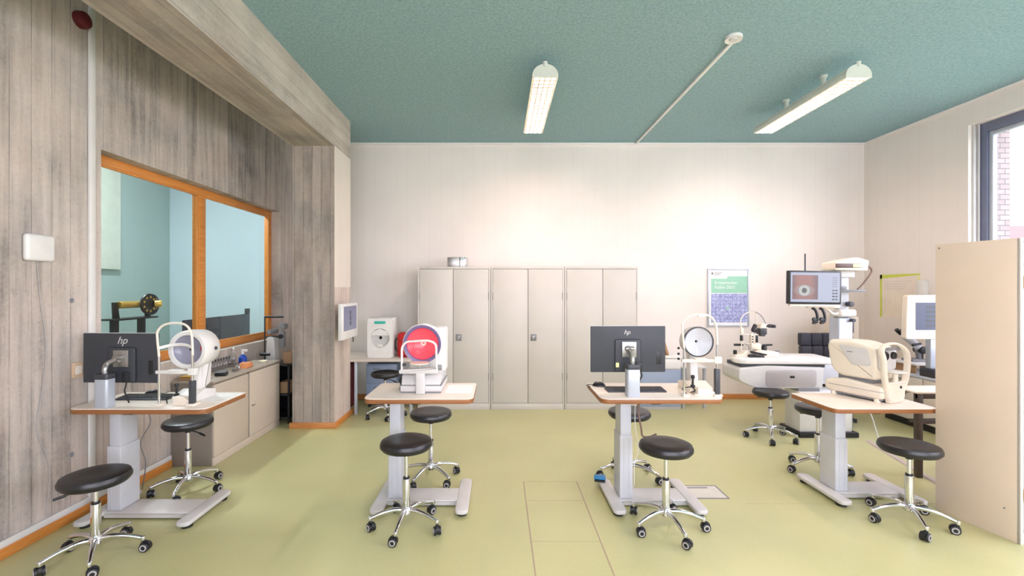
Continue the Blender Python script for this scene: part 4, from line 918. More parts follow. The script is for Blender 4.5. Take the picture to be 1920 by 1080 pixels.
# ================================================================== POSTERS
def poster():
    t = thing('framed_poster', 'framed green and blue event poster on the back wall', 'poster', (3.12, YB, 1.085)); W, H = 0.62, 0.865
    f = MB(); q = 0.022
    f.box(0, q, -0.022, 0, 0, H, 0.003); f.box(W - q, W, -0.022, 0, 0, H, 0.003); f.box(q, W - q, -0.022, 0, 0, q, 0.003); f.box(q, W - q, -0.022, 0, H - q, H, 0.003)
    obj('frame', f, 'silver_paint', t)
    p = obj('poster_sheet', MB().box(q, W - q, -0.012, 0, q, H - q), 'paper', t)
    obj('green_field', MB().prism([(0.055, 0.5), (W - q, 0.5), (W - q, 0.75), (0.3, 0.75), (0.29, 0.715), (0.055, 0.715)], -0.014, -0.0125, 'xz'), 'mint', p)
    tt = NT('portrait_grid'); tc = tt.n('ShaderNodeTexCoord'); co = tc.outputs['Object']
    mp = tt.n('ShaderNodeMapping'); mp.inputs['Rotation'].default_value = (R(90), 0, 0); tt.l(co, mp.inputs[0])
    br = tt.n('ShaderNodeTexBrick'); br.offset = 0.0; br.inputs['Scale'].default_value = 1.0; br.inputs['Brick Width'].default_value = 0.062; br.inputs['Row Height'].default_value = 0.055; br.inputs['Mortar Size'].default_value = 0.006
    br.inputs['Color1'].default_value = lin((146, 152, 204)); br.inputs['Color2'].default_value = lin((186, 192, 230)); br.inputs['Mortar'].default_value = lin((110, 116, 176)); tt.l(mp.outputs[0], br.inputs['Vector'])
    nz = tt.noise(co, 38, 4, 0.7); colr = tt.ramp(nz, [(0.38, lin((104, 112, 178))), (0.62, lin((212, 220, 244)))])
    m = tt.bsdf(tt.mix(0.5, br.outputs[0], colr), 0.6)
    obj('photo_grid', MB().box(0.055, W - q - 0.004, -0.014, -0.0125, 0.06, 0.49), m, p)
    obj('star_mark', MB().prism([(0.30 + (0.03 if i % 2 else 0.014) * math.cos(i * PI / 5), 0.27 + (0.03 if i % 2 else 0.014) * math.sin(i * PI / 5)) for i in range(10)], -0.016, -0.014, 'xz'), 'mint', p)
    obj('title_lettering', text_mesh('Erstsemester-', 0.063, Matrix.Translation((0.105, -0.0155, 0.635)) @ FACE_CAM, 0.0004), 'paper', p)
    obj('title_lettering', text_mesh('Rallye 2021', 0.066, Matrix.Translation((0.105, -0.0155, 0.565)) @ FACE_CAM, 0.0004), 'paper', p)
    h = MB()
    for i, z in enumerate((0.80, 0.785, 0.77)): h.box(0.1, 0.22 - 0.02 * i, -0.014, -0.0125, z, z + 0.006)
    h.box(0.06, 0.085, -0.014, -0.0125, 0.775, 0.81)
    obj('small_print', h, 'grey_text', p)
poster()
def calendar():
    t = thing('wall_chart', 'yellow bordered paper chart on the right wall', 'chart', (XR, 6.52, 1.25)); W = 0.62; H = 0.6
    p = obj('sheet', MB().box(-0.004, 0, -W, 0, 0, H), plain('chart_paper', (236, 224, 212), 0.7), t)
    o = MB(); o.box(-0.0055, -0.0042, -0.035, 0, 0.0, H); o.prism([(0, H - 0.06), (-W, H - 0.02), (-W, H), (0, H)], -0.0055, -0.0042, 'yz')
    obj('border', o, 'green_yellow', p)
    g = MB(); g.box(-0.0052, -0.0042, -W, -W + 0.035, 0.3, H - .03)
    for i in range(6): g.box(-0.0052, -0.0042, -W + 0.05, -0.05, 0.05 + i * 0.055, 0.053 + i * 0.055)
    for i in range(5): g.box(-0.0052, -0.0042, -0.08 - i * 0.09, -0.077 - i * 0.09, 0.05, 0.33)
    obj('grid_lines', g, 'pale_yellow', p)
    s = MB()
    for i in range(4): s.box(-0.0052, -0.0042, -0.5 + 0.04 * i, -0.08, 0.5 - i * 0.035, 0.503 - i * 0.035)
    obj('printed_lines', s, 'wheel_ring', p)
calendar()
t = thing('wall_dispenser', 'small white dispenser on right wall beside the yellow chart', 'dispenser', (XR, 5.83, 1.66))
obj('dispenser_body', MB().box(-0.07, 0, -0.05, 0.05, -0.1, 0.1, 0.01), 'white_plastic', t); obj('dispenser_side', MB().box(-0.06, 0, 0.05, 0.06, -0.09, 0.09, 0.004), 'blue_grey_panel', t)
# ================================================================== REFRACTION UNIT
def eye_mat():
    t = NT('eye_image'); tc = t.n('ShaderNodeTexCoord'); sp = t.n('ShaderNodeSeparateXYZ'); t.l(tc.outputs['Object'], sp.inputs[0])
    a = t.math('SUBTRACT', sp.outputs[0], -0.13); b = t.math('SUBTRACT', sp.outputs[2], -0.035)
    r = t.math('SQRT', t.math('ADD', t.math('MULTIPLY', a, a), t.math('MULTIPLY', b, b)))
    nz = t.noise(t.coords(), 30, 4)
    iris = t.ramp(t.math('MULTIPLY', t.math('ADD', r, t.math('MULTIPLY', t.math('SUBTRACT', nz, 0.5), 0.008)), 10), [(0.0, lin((30, 32, 34))), (0.27, lin((40, 42, 44))), (0.33, lin((140, 138, 120))), (0.6, lin((128, 138, 138))), (0.72, lin((92, 84, 80))), (0.85, lin((124, 96, 84)))])
    by = t.math('ABSOLUTE', t.math('ADD', b, 0.0)); e = t.math('ADD', t.math('MULTIPLY', a, t.math('MULTIPLY', a, 22)), t.math('MULTIPLY', by, 8.5))
    col = t.mix(t.math('MULTIPLY', t.math('SUBTRACT', e, 0.42, clamp=True), 5.0, clamp=True), iris, lin((110, 68, 54)))
    sk = t.math('MULTIPLY', t.math('SUBTRACT', t.math('ABSOLUTE', a), 0.07, clamp=True), 12, clamp=True)
    col = t.mix(sk, col, lin((66, 42, 40)))
    M['eye'] = t.bsdf(col, 0.3, emis=col, estr=0.2)
eye_mat(); emit('screen_white', (206, 214, 240), 0.5, (60, 60, 64)); emit('screen_blue', (84, 92, 130), 0.5, (40, 44, 60))
def refraction_unit():
    t = thing('refraction_unit', 'white refraction unit with table arm and drawer beside tall pole', 'refraction unit', (3.6, 5.2, 0))
    # coordinates relative to (3.6,5.2)
    tp = MB(); tp.prism(rpoly([(-0.9, 0.0), (-0.82, -0.08), (0.15, -0.1), (0.2, -0.04), (0.24, 0.35), (-0.55, 0.4), (-0.88, 0.15)], 0.08, 6), 0.8, 0.862, 'xy', 0.018, 4)
    obj('table_top', tp, 'white_laminate', t)
    d = MB(); d.prism(rpoly([(-0.9, 0.755), (-0.9, 0.62), (-0.72, 0.535), (0.04, 0.525), (0.06, 0.765), (-0.6, 0.785)], [0.03, 0.04, 0.05, 0.03, 0.02, 0.05]), -0.09, 0.3, 'xz', 0.012, 3)
    db = obj('drawer_housing', d, 'grey_white', t)
    dd = MB(); dd.prism(rpoly([(-0.6, 0.55), (-0.03, 0.55), (-0.03, 0.74), (-0.6, 0.74)], 0.04), -0.096, -0.088, 'xz', 0.003)
    o = obj('drawer', dd, plain('drawer_grey', (176, 170, 170), 0.5), t); obj('drawer_pull', MB().box(-0.33, -0.28, -0.101, -0.095, 0.65, 0.675, 0.002), 'black_plastic', o)
    sg = MB(); sg.box(-0.85, 0.1, -0.04, 0.28, 0.76, 0.8); obj('slide', sg, 'dark_grey', t)
    bs = MB(); bs.box(-0.25, 0.33, -0.14, 0.13, 0.06, 0.5, 0.006); obj('base_cabinet', bs, 'white_plastic', t)
    bp = MB(); bp.box(-0.24, 0.0, -0.1, 0.13, 0.5, 0.54, 0.004); obj('base_neck', bp, 'mid_grey', t)
    pl = MB(); pl.box(-0.27, 0.39, -0.17, 0.2, 0, 0.06, 0.01); obj('plinth', pl, 'black_plastic', t)
    ar = MB(); ar.box(0.04, 0.5, 0.1, 0.28, 0.54, 0.76, 0.01); obj('bridge', ar, 'light_metal', t)
    p = MB(); p.box(0.41, 0.585, 0.17, 0.33, 0.0, 1.31, 0.015, 3); obj('pole', p, 'silver_paint', t)
    p = MB(); p.box(0.44, 0.56, 0.2, 0.3, 1.31, 1.82, 0.01, 3); po = obj('upper_pole', p, 'light_metal', t)
    cl = MB(); cl.box(0.4, 0.6, 0.12, 0.34, 1.32, 1.41, 0.03, 4); obj('arm_clamp', cl, 'white_plastic', t)
    obj('clamp_knob', MB().cyl((0.54, 0.2, 1.47), (0.54, 0.13, 1.47), 0.03, bev=0.005), 'dark_grey', t); obj('clamp_knob', MB().cyl((0.56, 0.17, 1.28), (0.56, 0.12, 1.28), 0.02), 'dark_grey', t)
    ar = MB(); ar.tube(smooth_path([(0.46, 0.2, 1.37), (0.3, 0.1, 1.36), (0.2, 0.08, 1.42), (0.1, 0.06, 1.46)]), 0.014, 10); ar.box(0.3, 0.44, 0.18, 0.24, 1.42, 1.455, 0.006); obj('phoropter_arm', ar, 'column_white', t)
    sh = MB(); sh.box(0.38, 0.68, 0.1, 0.34, 1.615, 1.64, 0.006); sh.box(0.38, 0.46, 0.1, 0.2, 1.64, 1.68, 0.006); obj('pole_shelf', sh, 'mid_grey', t)
    st = MB(); st.cyl((0.51, 0.25, 1.82), (0.51, 0.25, 1.88), 0.03); st.box(0.4, 0.62, 0.18, 0.3, 1.78, 1.87, 0.015, 3); obj('head_mount', st, 'grey_white', t)
    pr = MB(); pr.prism(rpoly([(0.32, 1.87), (0.7, 1.86), (0.72, 1.98), (0.58, 2.02), (0.33, 1.965)], 0.015), 0.1, 0.34, 'xz', 0.01, 3)
    pj = obj('chart_projector', pr, 'cream_plastic', t)
    ff = MB(); ff.box(0.325, 0.62, 0.09, 0.102, 1.895, 1.945, 0.004); obj('projector_front', ff, plain('brown_lens', (84, 60, 52), 0.3), pj)
    ff = MB(); ff.box(0.52, 0.62, 0.086, 0.092, 1.9, 1.94, 0.002); obj('projector_window', ff, 'pale_yellow', pj)
    cb = MB(); cb.tube(smooth_path([(0.73, 0.2, 1.92), (0.8, 0.2, 1.91), (0.84, 0.22, 1.85), (0.75, 0.22, 1.72), (0.66, 0.2, 1.64)]), 0.01, 8); obj('flex_cable', cb, 'brown_flex', t)
    an = MB(); an.cyl((-0.03, 0.1, 1.6), (-0.03, 0.1, 2.06), 0.008, n=10); an.tube([(-0.03, 0.1, 1.6), (0.5, 0.24, 1.6)], 0.012); obj('near_chart_rod', an, 'dark_grey', t)
    hr = MB(); hr.box(-0.05, 0.28, 0.02, 0.06, 1.43, 1.47, 0.006); obj('handle_rack', hr, 'cream_plastic', t)
    for (x, k) in ((0.03, -0.02), (0.115, 0.02)):
        h = MB(); h.tube(smooth_path([(x - 0.03, 0.03, 1.43), (x, 0.02, 1.41), (x + 0.018, 0.01, 1.35), (x + 0.01, 0.0, 1.28), (x - 0.04, 0.0, 1.26)]), 0.015, 10); h.lathe([(0, 0.02), (0.022, 0.018), (0.025, 0), (0, 0)], (x - 0.02, 0.01, 1.30), 20, 'y')
        obj('examination_handle', h, 'black_plastic', t)
    return t
refraction_unit()
def slit_monitor():
    t = thing('display_monitor', 'flat monitor showing a close-up photo of an eye', 'monitor', (3.59, 5.18, 1.665), R(3))
    t.rotation_euler = (0, R(0.8), R(3))
    b = MB(); b.prism(rpoly([(-0.31, -0.19), (0.31, -0.19), (0.31, 0.19), (-0.31, 0.19)], 0.012), -0.02, 0.03, 'xz', 0.005); obj('casing', b, 'black_plastic', t)
    ch = MB(); ch.box(-0.29, 0.3, -0.012, 0.02, -0.215, -0.19, 0.004); obj('lower_strip', ch, 'cream_plastic', t)
    s = obj('screen', MB().box(-0.29, 0.29, -0.0215, -0.0202, -0.165, 0.17), 'screen_white', t)
    obj('eye_picture', MB().box(-0.27, 0.03, -0.0228, -0.0216, -0.135, 0.14), 'eye', s)
    ic = MB()
    for i in range(4):
        for j in range(2): ic.box(0.2 + j * 0.035, 0.228 + j * 0.035, -0.0228, -0.0216, -0.14 + i * 0.034, -0.125 + i * 0.034)
    for i in range(5): ic.box(0.2, 0.26, -0.0228, -0.0216, 0.01 + i * 0.025, 0.014 + i * 0.025)
    obj('screen_icons', ic, 'dark_grey', s)
    a = MB(); a.tube(smooth_path([(0.1, 0.03, -0.02), (0.25, 0.1, -0.03), (0.42, 0.17, -0.03)]), 0.018); obj('monitor_arm', a, 'grey_white', t)
slit_monitor()
def slit_lamp():
    t = thing('slit_lamp', 'slit lamp microscope standing at the left end of white unit', 'slit lamp', (3.02, 5.33, 0.862))
    # px scale: 1 px ~ 6.2 mm
    b = MB(); b.prism(rpoly([(-0.28, 0), (-0.06, 0), (-0.04, 0.03), (-0.1, 0.075), (-0.16, 0.07), (-0.2, 0.03), (-0.28, 0.02)], 0.01), -0.07, 0.07, 'xz', 0.005)
    b.prism(rpoly([(-0.06, 0.0), (0.2, 0.0), (0.22, 0.03), (0.2, 0.06), (0.0, 0.08), (-0.06, 0.05)], 0.015), -0.1, 0.1, 'xz', 0.01, 3)
    obj('instrument_base', b, 'cream_plastic', t)
    g = MB(); g.box(-0.14, 0.03, -0.115, 0.115, 0.0, 0.03, 0.005); g.prism([(-0.12, 0.075), (-0.1, 0.045), (0.05, 0.02), (0.07, 0.035)], -0.105, 0.105, 'xz'); obj('slide_plate', g, 'black_plastic', t)
    kb = MB(); kb.cyl((0.09, 0, 0.06), (0.09, 0, 0.12), 0.028, bev=0.005); kb.cyl((0.06, -0.02, 0.13), (0.17, -0.02, 0.135), 0.011); kb.cyl((-0.25, 0.02, 0.13), (-0.15, 0.02, 0.13), 0.014); kb.cyl((-0.25, 0, 0.02), (-0.25, 0, 0.07), 0.02); obj('knob', kb, 'black_plastic', t)
    fr = MB(); r_ = 0.0065
    fr.tube(smooth_path([(-0.175, 0, 0.05), (-0.175, 0, 0.3), (-0.19, 0, 0.37), (-0.17, 0, 0.46), (-0.1, 0, 0.51), (-0.02, 0, 0.515)]), r_, 8)
    fr.tube([(0.015, 0.03, 0.36), (0.015, 0.03, 0.5), (-0.04, 0.02, 0.515)], r_, 8); fr.box(-0.19, -0.155, -0.015, 0.015, 0.26, 0.33, 0.006); fr.box(-0.17, -0.07, -0.012, 0.012, 0.25, 0.262, 0.003)
    obj('face_rest_frame', fr, 'cream_plastic', t)
    obj('grip', MB().cyl((-0.175, 0, 0.18), (-0.175, 0, 0.245), 0.017, bev=0.004), 'black_plastic', t)
    a = MB(); a.box(-0.075, 0.04, -0.03, 0.03, 0.08, 0.15, 0.012, 3); a.box(-0.075, -0.045, -0.025, 0.025, 0.14, 0.27, 0.006); a.box(-0.045, 0.01, -0.03, 0.03, 0.15, 0.26, 0.008); a.tube([(-0.17, 0, 0.15), (-0.02, 0, 0.145)], 0.006, 8)
    obj('lamp_arm', a, 'cream_plastic', t)
    il = MB(); il.box(-0.03, 0.005, -0.032, 0.032, 0.16, 0.25, 0.005); il.cyl((-0.045, 0, 0.3), (-0.01, 0, 0.37), 0.022, bev=0.004); il.cyl((-0.035, 0, 0.28), (-0.02, 0, 0.32), 0.026, bev=0.004)
    for z in (0.17, 0.2, 0.23): il.cyl((-0.06, -0.03, z), (-0.06, -0.024, z), 0.008)
    obj('illumination_tower', il, 'black_plastic', t)
    mb = MB(); mb.box(0.02, 0.1, -0.045, 0.045, 0.255, 0.33, 0.008); mb.box(0.03, 0.085, -0.04, 0.04, 0.235, 0.26, 0.006); obj('microscope_body', mb, 'dark_grey', t)
    mt = MB(); mt.prism(rpoly([(0.015, 0.325), (0.12, 0.325), (0.11, 0.375), (0.04, 0.385)], 0.015), -0.045, 0.045, 'xz', 0.01, 3); mt.box(0.05, 0.07, -0.02, 0.02, 0.33, 0.34); obj('binocular_housing', mt, 'cream_plastic', t)
    ey = MB()
    for y in (-0.032, 0.032):
        ey.cyl((0.09, y, 0.355), (0.15, y, 0.352), 0.018, bev=0.003); ey.cyl((0.16, y, 0.352), (0.2, y, 0.35), 0.02, bev=0.004); ey.cyl((0.14, y, 0.352), (0.17, y, 0.352), 0.013)
    obj('eyepiece', ey, 'black_plastic', t)
    cb = MB(); cb.tube(smooth_path([(-0.06, 0.02, 0.52), (0.0, 0.02, 0.515), (0.07, 0.02, 0.47), (0.12, 0.02, 0.38)]), 0.005, 8); cb.tube(smooth_path([(-0.15, -0.02, 0.15), (-0.12, -0.05, 0.12), (-0.12, -0.06, 0.02)]), 0.005, 8); obj('cable', cb, 'mid_grey', t)
slit_lamp()
t = thing('trial_frame', 'clear plastic cup beside the slit lamp base on white unit', 'cup', (3.26, 5.32, 0.862))
obj('cup_body', MB().lathe([(0, 0), (0.022, 0), (0.028, 0.06), (0.026, 0.06), (0.02, 0.004), (0, 0.004)], n=20), 'clear_plastic', t); obj('cup_rim', MB().lathe([(0.026, 0.058), (0.03, 0.06), (0.026, 0.063), (0.026, 0.058)], n=20), 'mid_grey', t)
t.name = 'plastic_cup'
# patient chair
def patient_chair():
    t = thing('patient_chair', 'dark quilted patient chair behind the white refraction unit', 'chair', (4.24, 6.05, 0))
    b = MB()
    for i in range(3):
        for j in range(3): b.box(-0.22 + i * 0.147, -0.22 + (i + 1) * 0.147, -0.03 + 0.05 * j * 0.3, 0.05 + 0.05 * j * 0.3, 0.55 + j * 0.17, 0.55 + (j + 1) * 0.17, 0.02, 3)
    obj('backrest', b, 'quilted', t)
    s = MB()
    for i in range(3): s.box(-0.24 + i * 0.16, -0.24 + (i + 1) * 0.16, -0.5, 0.0, 0.44, 0.53, 0.025, 3)
    obj('seat', s, 'quilted', t)
    for sg in (-1, 1):
        obj('armrest', MB().tube(smooth_path([(sg * 0.25, 0.02, 0.5), (sg * 0.28, -0.08, 0.55), (sg * 0.285, -0.12, 0.66), (sg * 0.285, -0.2, 0.72), (sg * 0.285, -0.42, 0.71), (sg * 0.28, -0.46, 0.62), (sg * 0.25, -0.4, 0.46)]), 0.02, 10), 'black_plastic', t)
    obj('column', MB().cyl((0, -0.22, 0.06), (0, -0.22, 0.44), 0.035), 'chrome', t)
    ft = MB()
    for k in range(5):
        a = k * 2 * PI / 5 + 0.3; ft.tube([(0, -0.22, 0.09), (0.27 * math.cos(a), -0.22 + 0.27 * math.sin(a), 0.03)], 0.018, 10); ft.cyl((0.27 * math.cos(a), -0.22 + 0.27 * math.sin(a), 0), (0.27 * math.cos(a), -0.22 + 0.27 * math.sin(a), 0.045), 0.02)
    obj('star_base', ft, 'dark_grey', t)
patient_chair()
# ================================================================== RIGHT COUNTER
def counter():
    t = thing('drawer_counter', 'low white drawer counter along the right wall', 'counter', (4.9, 4.1, 0)); L = 1.75; H = 0.64
    obj('counter_body', MB().box(0.02, 0.545, 0, L, 0.09, H - 0.03), 'white_laminate', t)
    obj('worktop', MB().box(0.0, 0.545, -0.005, L + 0.005, H - 0.03, H, 0.004), plain('worktop_blue', (206, 214, 230), 0.35), t)
    obj('plinth', MB().box(0.06, 0.545, 0.01, L - 0.01, 0, 0.09), 'black_plastic', t)
    for i in range(3):
        for j in range(3):
            y0 = 0.01 + i * 0.578; z0 = 0.1 + j * 0.17
            d = obj('drawer', MB().box(0.0, 0.02, y0, y0 + 0.56, z0, z0 + 0.16, 0.003), 'column_white', t)
            obj('handle', MB().box(-0.015, 0.0, y0 + 0.2, y0 + 0.36, z0 + 0.115, z0 + 0.128, 0.003), 'mid_grey', d)
counter()
t = thing('riser_shelf', 'white riser shelf on the drawer counter under the microscope', 'shelf', (4.93, 5.38, 0.64))
obj('shelf_board', MB().box(0, 0.45, 0, 0.42, 0.1, 0.122, 0.003), 'white_laminate', t)
for x in (0.02, 0.41): obj('support', MB().box(x, x + 0.02, 0.03, 0.39, 0, 0.1, 0.002), 'card_brown', t)
t = thing('microscope', 'white and black microscope on the riser shelf', 'microscope', (5.12, 5.6, 0.762))
b = MB(); b.box(-0.1, 0.12, -0.08, 0.08, 0, 0.03, 0.01, 3); b.cyl((0.06, 0, 0.02), (0.02, 0, 0.2), 0.028); obj('stand', b, 'mid_grey', t)
b = MB(); b.cyl((0.05, -0.01, 0.16), (-0.14, -0.01, 0.33), 0.04, 0.05, n=24, bev=0.008); obj('body_tube', b, 'light_metal', t)
b = MB()
for y in (-0.04, 0.03): b.cyl((-0.14, y, 0.33), (-0.2, y, 0.385), 0.024, bev=0.004)
obj('eyepiece', b, 'black_plastic', t)
b = MB(); b.cyl((0.06, -0.07, 0.14), (0.06, 0.05, 0.14), 0.045, bev=0.006); b.cyl((0.02, -0.06, 0.22), (-0.08, -0.06, 0.2), 0.014); b.cyl((0.07, 0, 0.03), (0.07, 0, 0.1), 0.03); obj('focus_knob', b, 'black_plastic', t)
t = thing('display_monitor', 'wide cream framed display on silver post, cut by the tall cabinet', 'monitor', (4.97, 5.17, 0.64))
b = MB(); b.prism(rpoly([(-0.37, 0.44), (0.38, 0.44), (0.38, 0.94), (-0.35, 0.94)], 0.03), -0.03, 0.04, 'xz', 0.01, 3); obj('casing', b, 'cream_plastic', t)
s = obj('screen', MB().box(-0.26, 0.3, -0.0315, -0.0302, 0.545, 0.855), 'screen_blue', t)
b = MB()
for i in range(5):
    for j in range(5): b.box(-0.14 + i * 0.085, -0.07 + i * 0.085, -0.0327, -0.0316, 0.58 + j * 0.052, 0.61 + j * 0.052)
obj('screen_tiles', b, 'dark_grey', s)
obj('post', MB().box(-0.06, 0.06, 0.0, 0.07, 0.1, 0.46, 0.01), 'silver_paint', t); obj('post_base', MB().box(-0.07, 0.09, -0.06, 0.13, 0, 0.1, 0.008), 'dark_grey', t)
# boxed instrument behind pole, on a slim stand
t = thing('lens_meter', 'small beige lens meter with grey window, right of the tall pole', 'lens meter', (4.78, 6.2, 0))
b = MB(); b.box(-0.14, 0.14, 0.0, 0.3, 0.92, 1.27, 0.02, 3); obj('casing', b, 'cream_plastic', t)
obj('window', MB().box(-0.08, 0.06, -0.005, 0.0, 1.05, 1.2, 0.004), 'mid_grey', t); obj('keypad', MB().box(-0.13, 0.03, -0.03, 0.0, 0.93, 1.0, 0.006), 'dark_grey', t); obj('rod', MB().cyl((0.1, 0.05, 1.26), (0.1, 0.05, 1.33), 0.006), 'brown_flex', t)
b = MB(); b.box(-0.05, 0.05, 0.1, 0.2, 0.04, 0.9, 0.006); b.box(-0.2, 0.2, -0.05, 0.4, 0.9, 0.92, 0.004); b.box(-0.18, 0.18, 0, 0.3, 0, 0.04, 0.006); obj('stand', b, 'column_white', t)
# dark wooden side table
t = thing('side_table', 'dark wooden leg side table partly behind the tall cabinet', 'table', (3.66, 3.97, 0))
obj('table_top', MB().box(-0.01, 0.9, 0.0, 0.28, 0.735, 0.75, 0.003), 'laminate_top', t)
b = MB(); b.box(0, 0.89, 0.005, 0.03, 0.69, 0.735, 0.002); b.box(0, 0.89, 0.25, 0.275, 0.69, 0.735, 0.002); b.box(0.05, 0.85, 0.13, 0.15, 0.45, 0.48); obj('apron', b, 'brown_wood_dark', t)
for (x, y) in ((0.0, 0.0), (0.84, 0.0), (0.45, 0.235), (0.84, 0.235)): obj('leg', MB().box(x, x + 0.045, y, y + 0.045, 0, 0.735, 0.003), 'brown_wood_dark', t)
t = bpy.data.objects['side_table']; obj('front_stretcher', MB().box(0.045, 0.84, 0.01, 0.035, 0.47, 0.5), 'brown_wood_dark', t)
# ================================================================== TALL CABINET RIGHT FRONT
ang = math.atan2(-0.10 * 0 + 0.0, 1)
t = thing('tall_cabinet', 'tall beige steel cabinet at the right edge of the room', 'cabinet', (3.273, 3.41, 0), math.atan2(0.48 * 0.205, 0.47))
# local: -y runs along the visible side panel toward the camera, +x away to the right
D = 0.48; W = 1.0; H = 1.985
b = MB(); b.box(0, 0.02, -D, 0, 0.0, H, 0.002); b.box(W - 0.02, W, -D, 0, 0, H, 0.002); b.box(0.02, W - 0.02, -D, 0, H - 0.02, H, 0.002); b.box(0.02, W - 0.02, -D, 0, 0.0, 0.07, 0.002); b.box(0.02, W - 0.02, -0.012, 0, 0.07, H - 0.02)
obj('carcass', b, 'tall_cabinet', t)
ld = MB(); ld.box(0.0, 0.022, -D - 0.004, -D + 0.018, 0.0, H, 0.002); obj('front_edge', ld, 'white_plastic', t)
for (a, c_) in ((0.026, 0.497), (0.503, 0.976)):
    d = obj('door', MB().box(a, c_, -D - 0.006, -D + 0.012, 0.09, H - 0.03, 0.002), 'white_plastic', t)
    h = MB()
    for z in (0.32, 1.7): h.cyl((a if a < 0.1 else c_, -D - 0.008, z - 0.04), (a if a < 0.1 else c_, -D - 0.008, z + 0.04), 0.006)
    obj('hinge', h, 'gold_metal', d)
rv = MB()
for (y, z) in ((-0.025, H - 0.03), (-0.4, 0.2)): rv.cyl((-0.002, y, z), (0.001, y, z), 0.006, n=12)
obj('rivet', rv, 'mid_grey', t)
# ================================================================== FLOOR ITEMS
t = thing('foot_switch', 'blue foot switch on the left foot of keyboard table', 'foot switch', (0.845, 3.8, 0.056), R(-15))
obj('pedal', MB().prism(rpoly([(-0.05, 0.022), (0.05, 0.012), (0.05, 0.028), (-0.045, 0.048)], 0.004), -0.045, 0.045, 'yz', 0.004), 'blue_plastic', t); obj('switch_base', MB().box(-0.042, 0.042, -0.048, 0.048, 0, 0.014, 0.003), 'black_plastic', t)
t = thing('floor_socket_box', 'square metal floor box lid beside the keyboard table base', 'floor box', (1.53, 3.58, 0))
b = MB(); q = 0.012
b.box(0, 0.29, 0, q, 0, 0.004); b.box(0, 0.29, 0.24 - q, 0.24, 0, 0.004); b.box(0, q, q, 0.24 - q, 0, 0.004); b.box(0.29 - q, 0.29, q, 0.24 - q, 0, 0.004)
obj('frame', b, 'mid_grey', t); obj('lid', MB().box(q, 0.29 - q, q, 0.24 - q, 0, 0.0025), 'light_grey_lid' if 'light_grey_lid' in M else plain('lid_grey', (206, 204, 196), 0.5), t); obj('lid_slot', MB().box(0.03, 0.2, 0.185, 0.205, 0.0026, 0.004), 'mid_grey', t)
cr = MB(); p0 = Vector((4.0, 4.92, 0)); p1 = Vector((3.66, 3.6, 0)); d_ = (p1 - p0).normalized(); n_ = Vector((-d_.y, d_.x, 0))
bb = bmesh.new(); vs = []
for p in (p0, p1):
    vs.append([bb.verts.new(p + n_ * a + Vector((0, 0, z))) for a, z in ((-0.035, 0), (-0.02, 0.012), (0.02, 0.012), (0.035, 0))])
for k in range(3): bb.faces.new((vs[0][k], vs[0][k + 1], vs[1][k + 1], vs[1][k]))
bb.faces.new(vs[0]); bb.faces.new(vs[1]); bb.faces.new((vs[0][0], vs[0][3], vs[1][3], vs[1][0]))
bmesh.ops.recalc_face_normals(bb, faces=bb.faces[:]); cr._merge(bb)
tag(obj('cable_cover', cr, plain('cover_pink', (196, 182, 172), 0.5)), 'flat beige cable cover running across the floor to white unit', 'cable cover')
def cable(name, pts, r, mat, label): tag(obj(name, MB().tube(smooth_path(pts), r, 7), mat), label, 'cable')
cable('power_cable', [(3.99, 5.05, 0.35), (4.06, 4.98, 0.3), (4.08, 4.9, 0.08), (4.0, 4.75, 0.02), (3.96, 4.6, 0.017)], 0.006, 'cable_white', 'white cable hanging off the white unit base to floor')
cable('power_cable', [(1.055, 3.45, 0.80), (1.06, 3.44, 0.7), (1.075, 3.43, 0.6), (1.09, 3.44, 0.54), (1.15, 3.46, 0.53), (1.2, 3.46, 0.55)], 0.007, 'brown_flex', 'brown cable hanging under the keyboard table by its column')
cable('power_cable', [(1.05, 3.5, 0.80), (1.05, 3.5, 0.6), (1.075, 3.5, 0.42), (1.05, 3.52, 0.3), (1.06, 3.56, 0.12), (1.05, 3.6, 0.07)], 0.003, 'cable_white', 'thin white cable hanging along the keyboard table column')
cable('power_cable', [(-2.9, 3.45, 0.79), (-2.92, 3.45, 0.6), (-2.93, 3.46, 0.45), (-2.93, 3.46, 0.2), (-2.92, 3.5, 0.01)], 0.006, 'cable_black', 'black cable hanging under the left table by white trunking')
cable('power_cable', [(-2.86, 3.6, 0.78), (-2.8, 3.66, 0.6), (-2.88, 3.66, 0.42), (-2.84, 3.66, 0.25), (-2.9, 3.7, 0.02)], 0.004, 'mid_grey', 'grey cable hanging loosely behind the left table column')
t = thing('power_strip', 'small white power strip on the floor near tall cabinet', 'power strip', (3.9, 3.74, 0.0), R(15))
obj('strip_body', MB().box(-0.06, 0.12, -0.03, 0.03, 0, 0.035, 0.006), 'white_plastic', t); obj('plug', MB().box(-0.05, -0.01, -0.02, 0.02, 0.035, 0.065, 0.006), 'black_plastic', t)
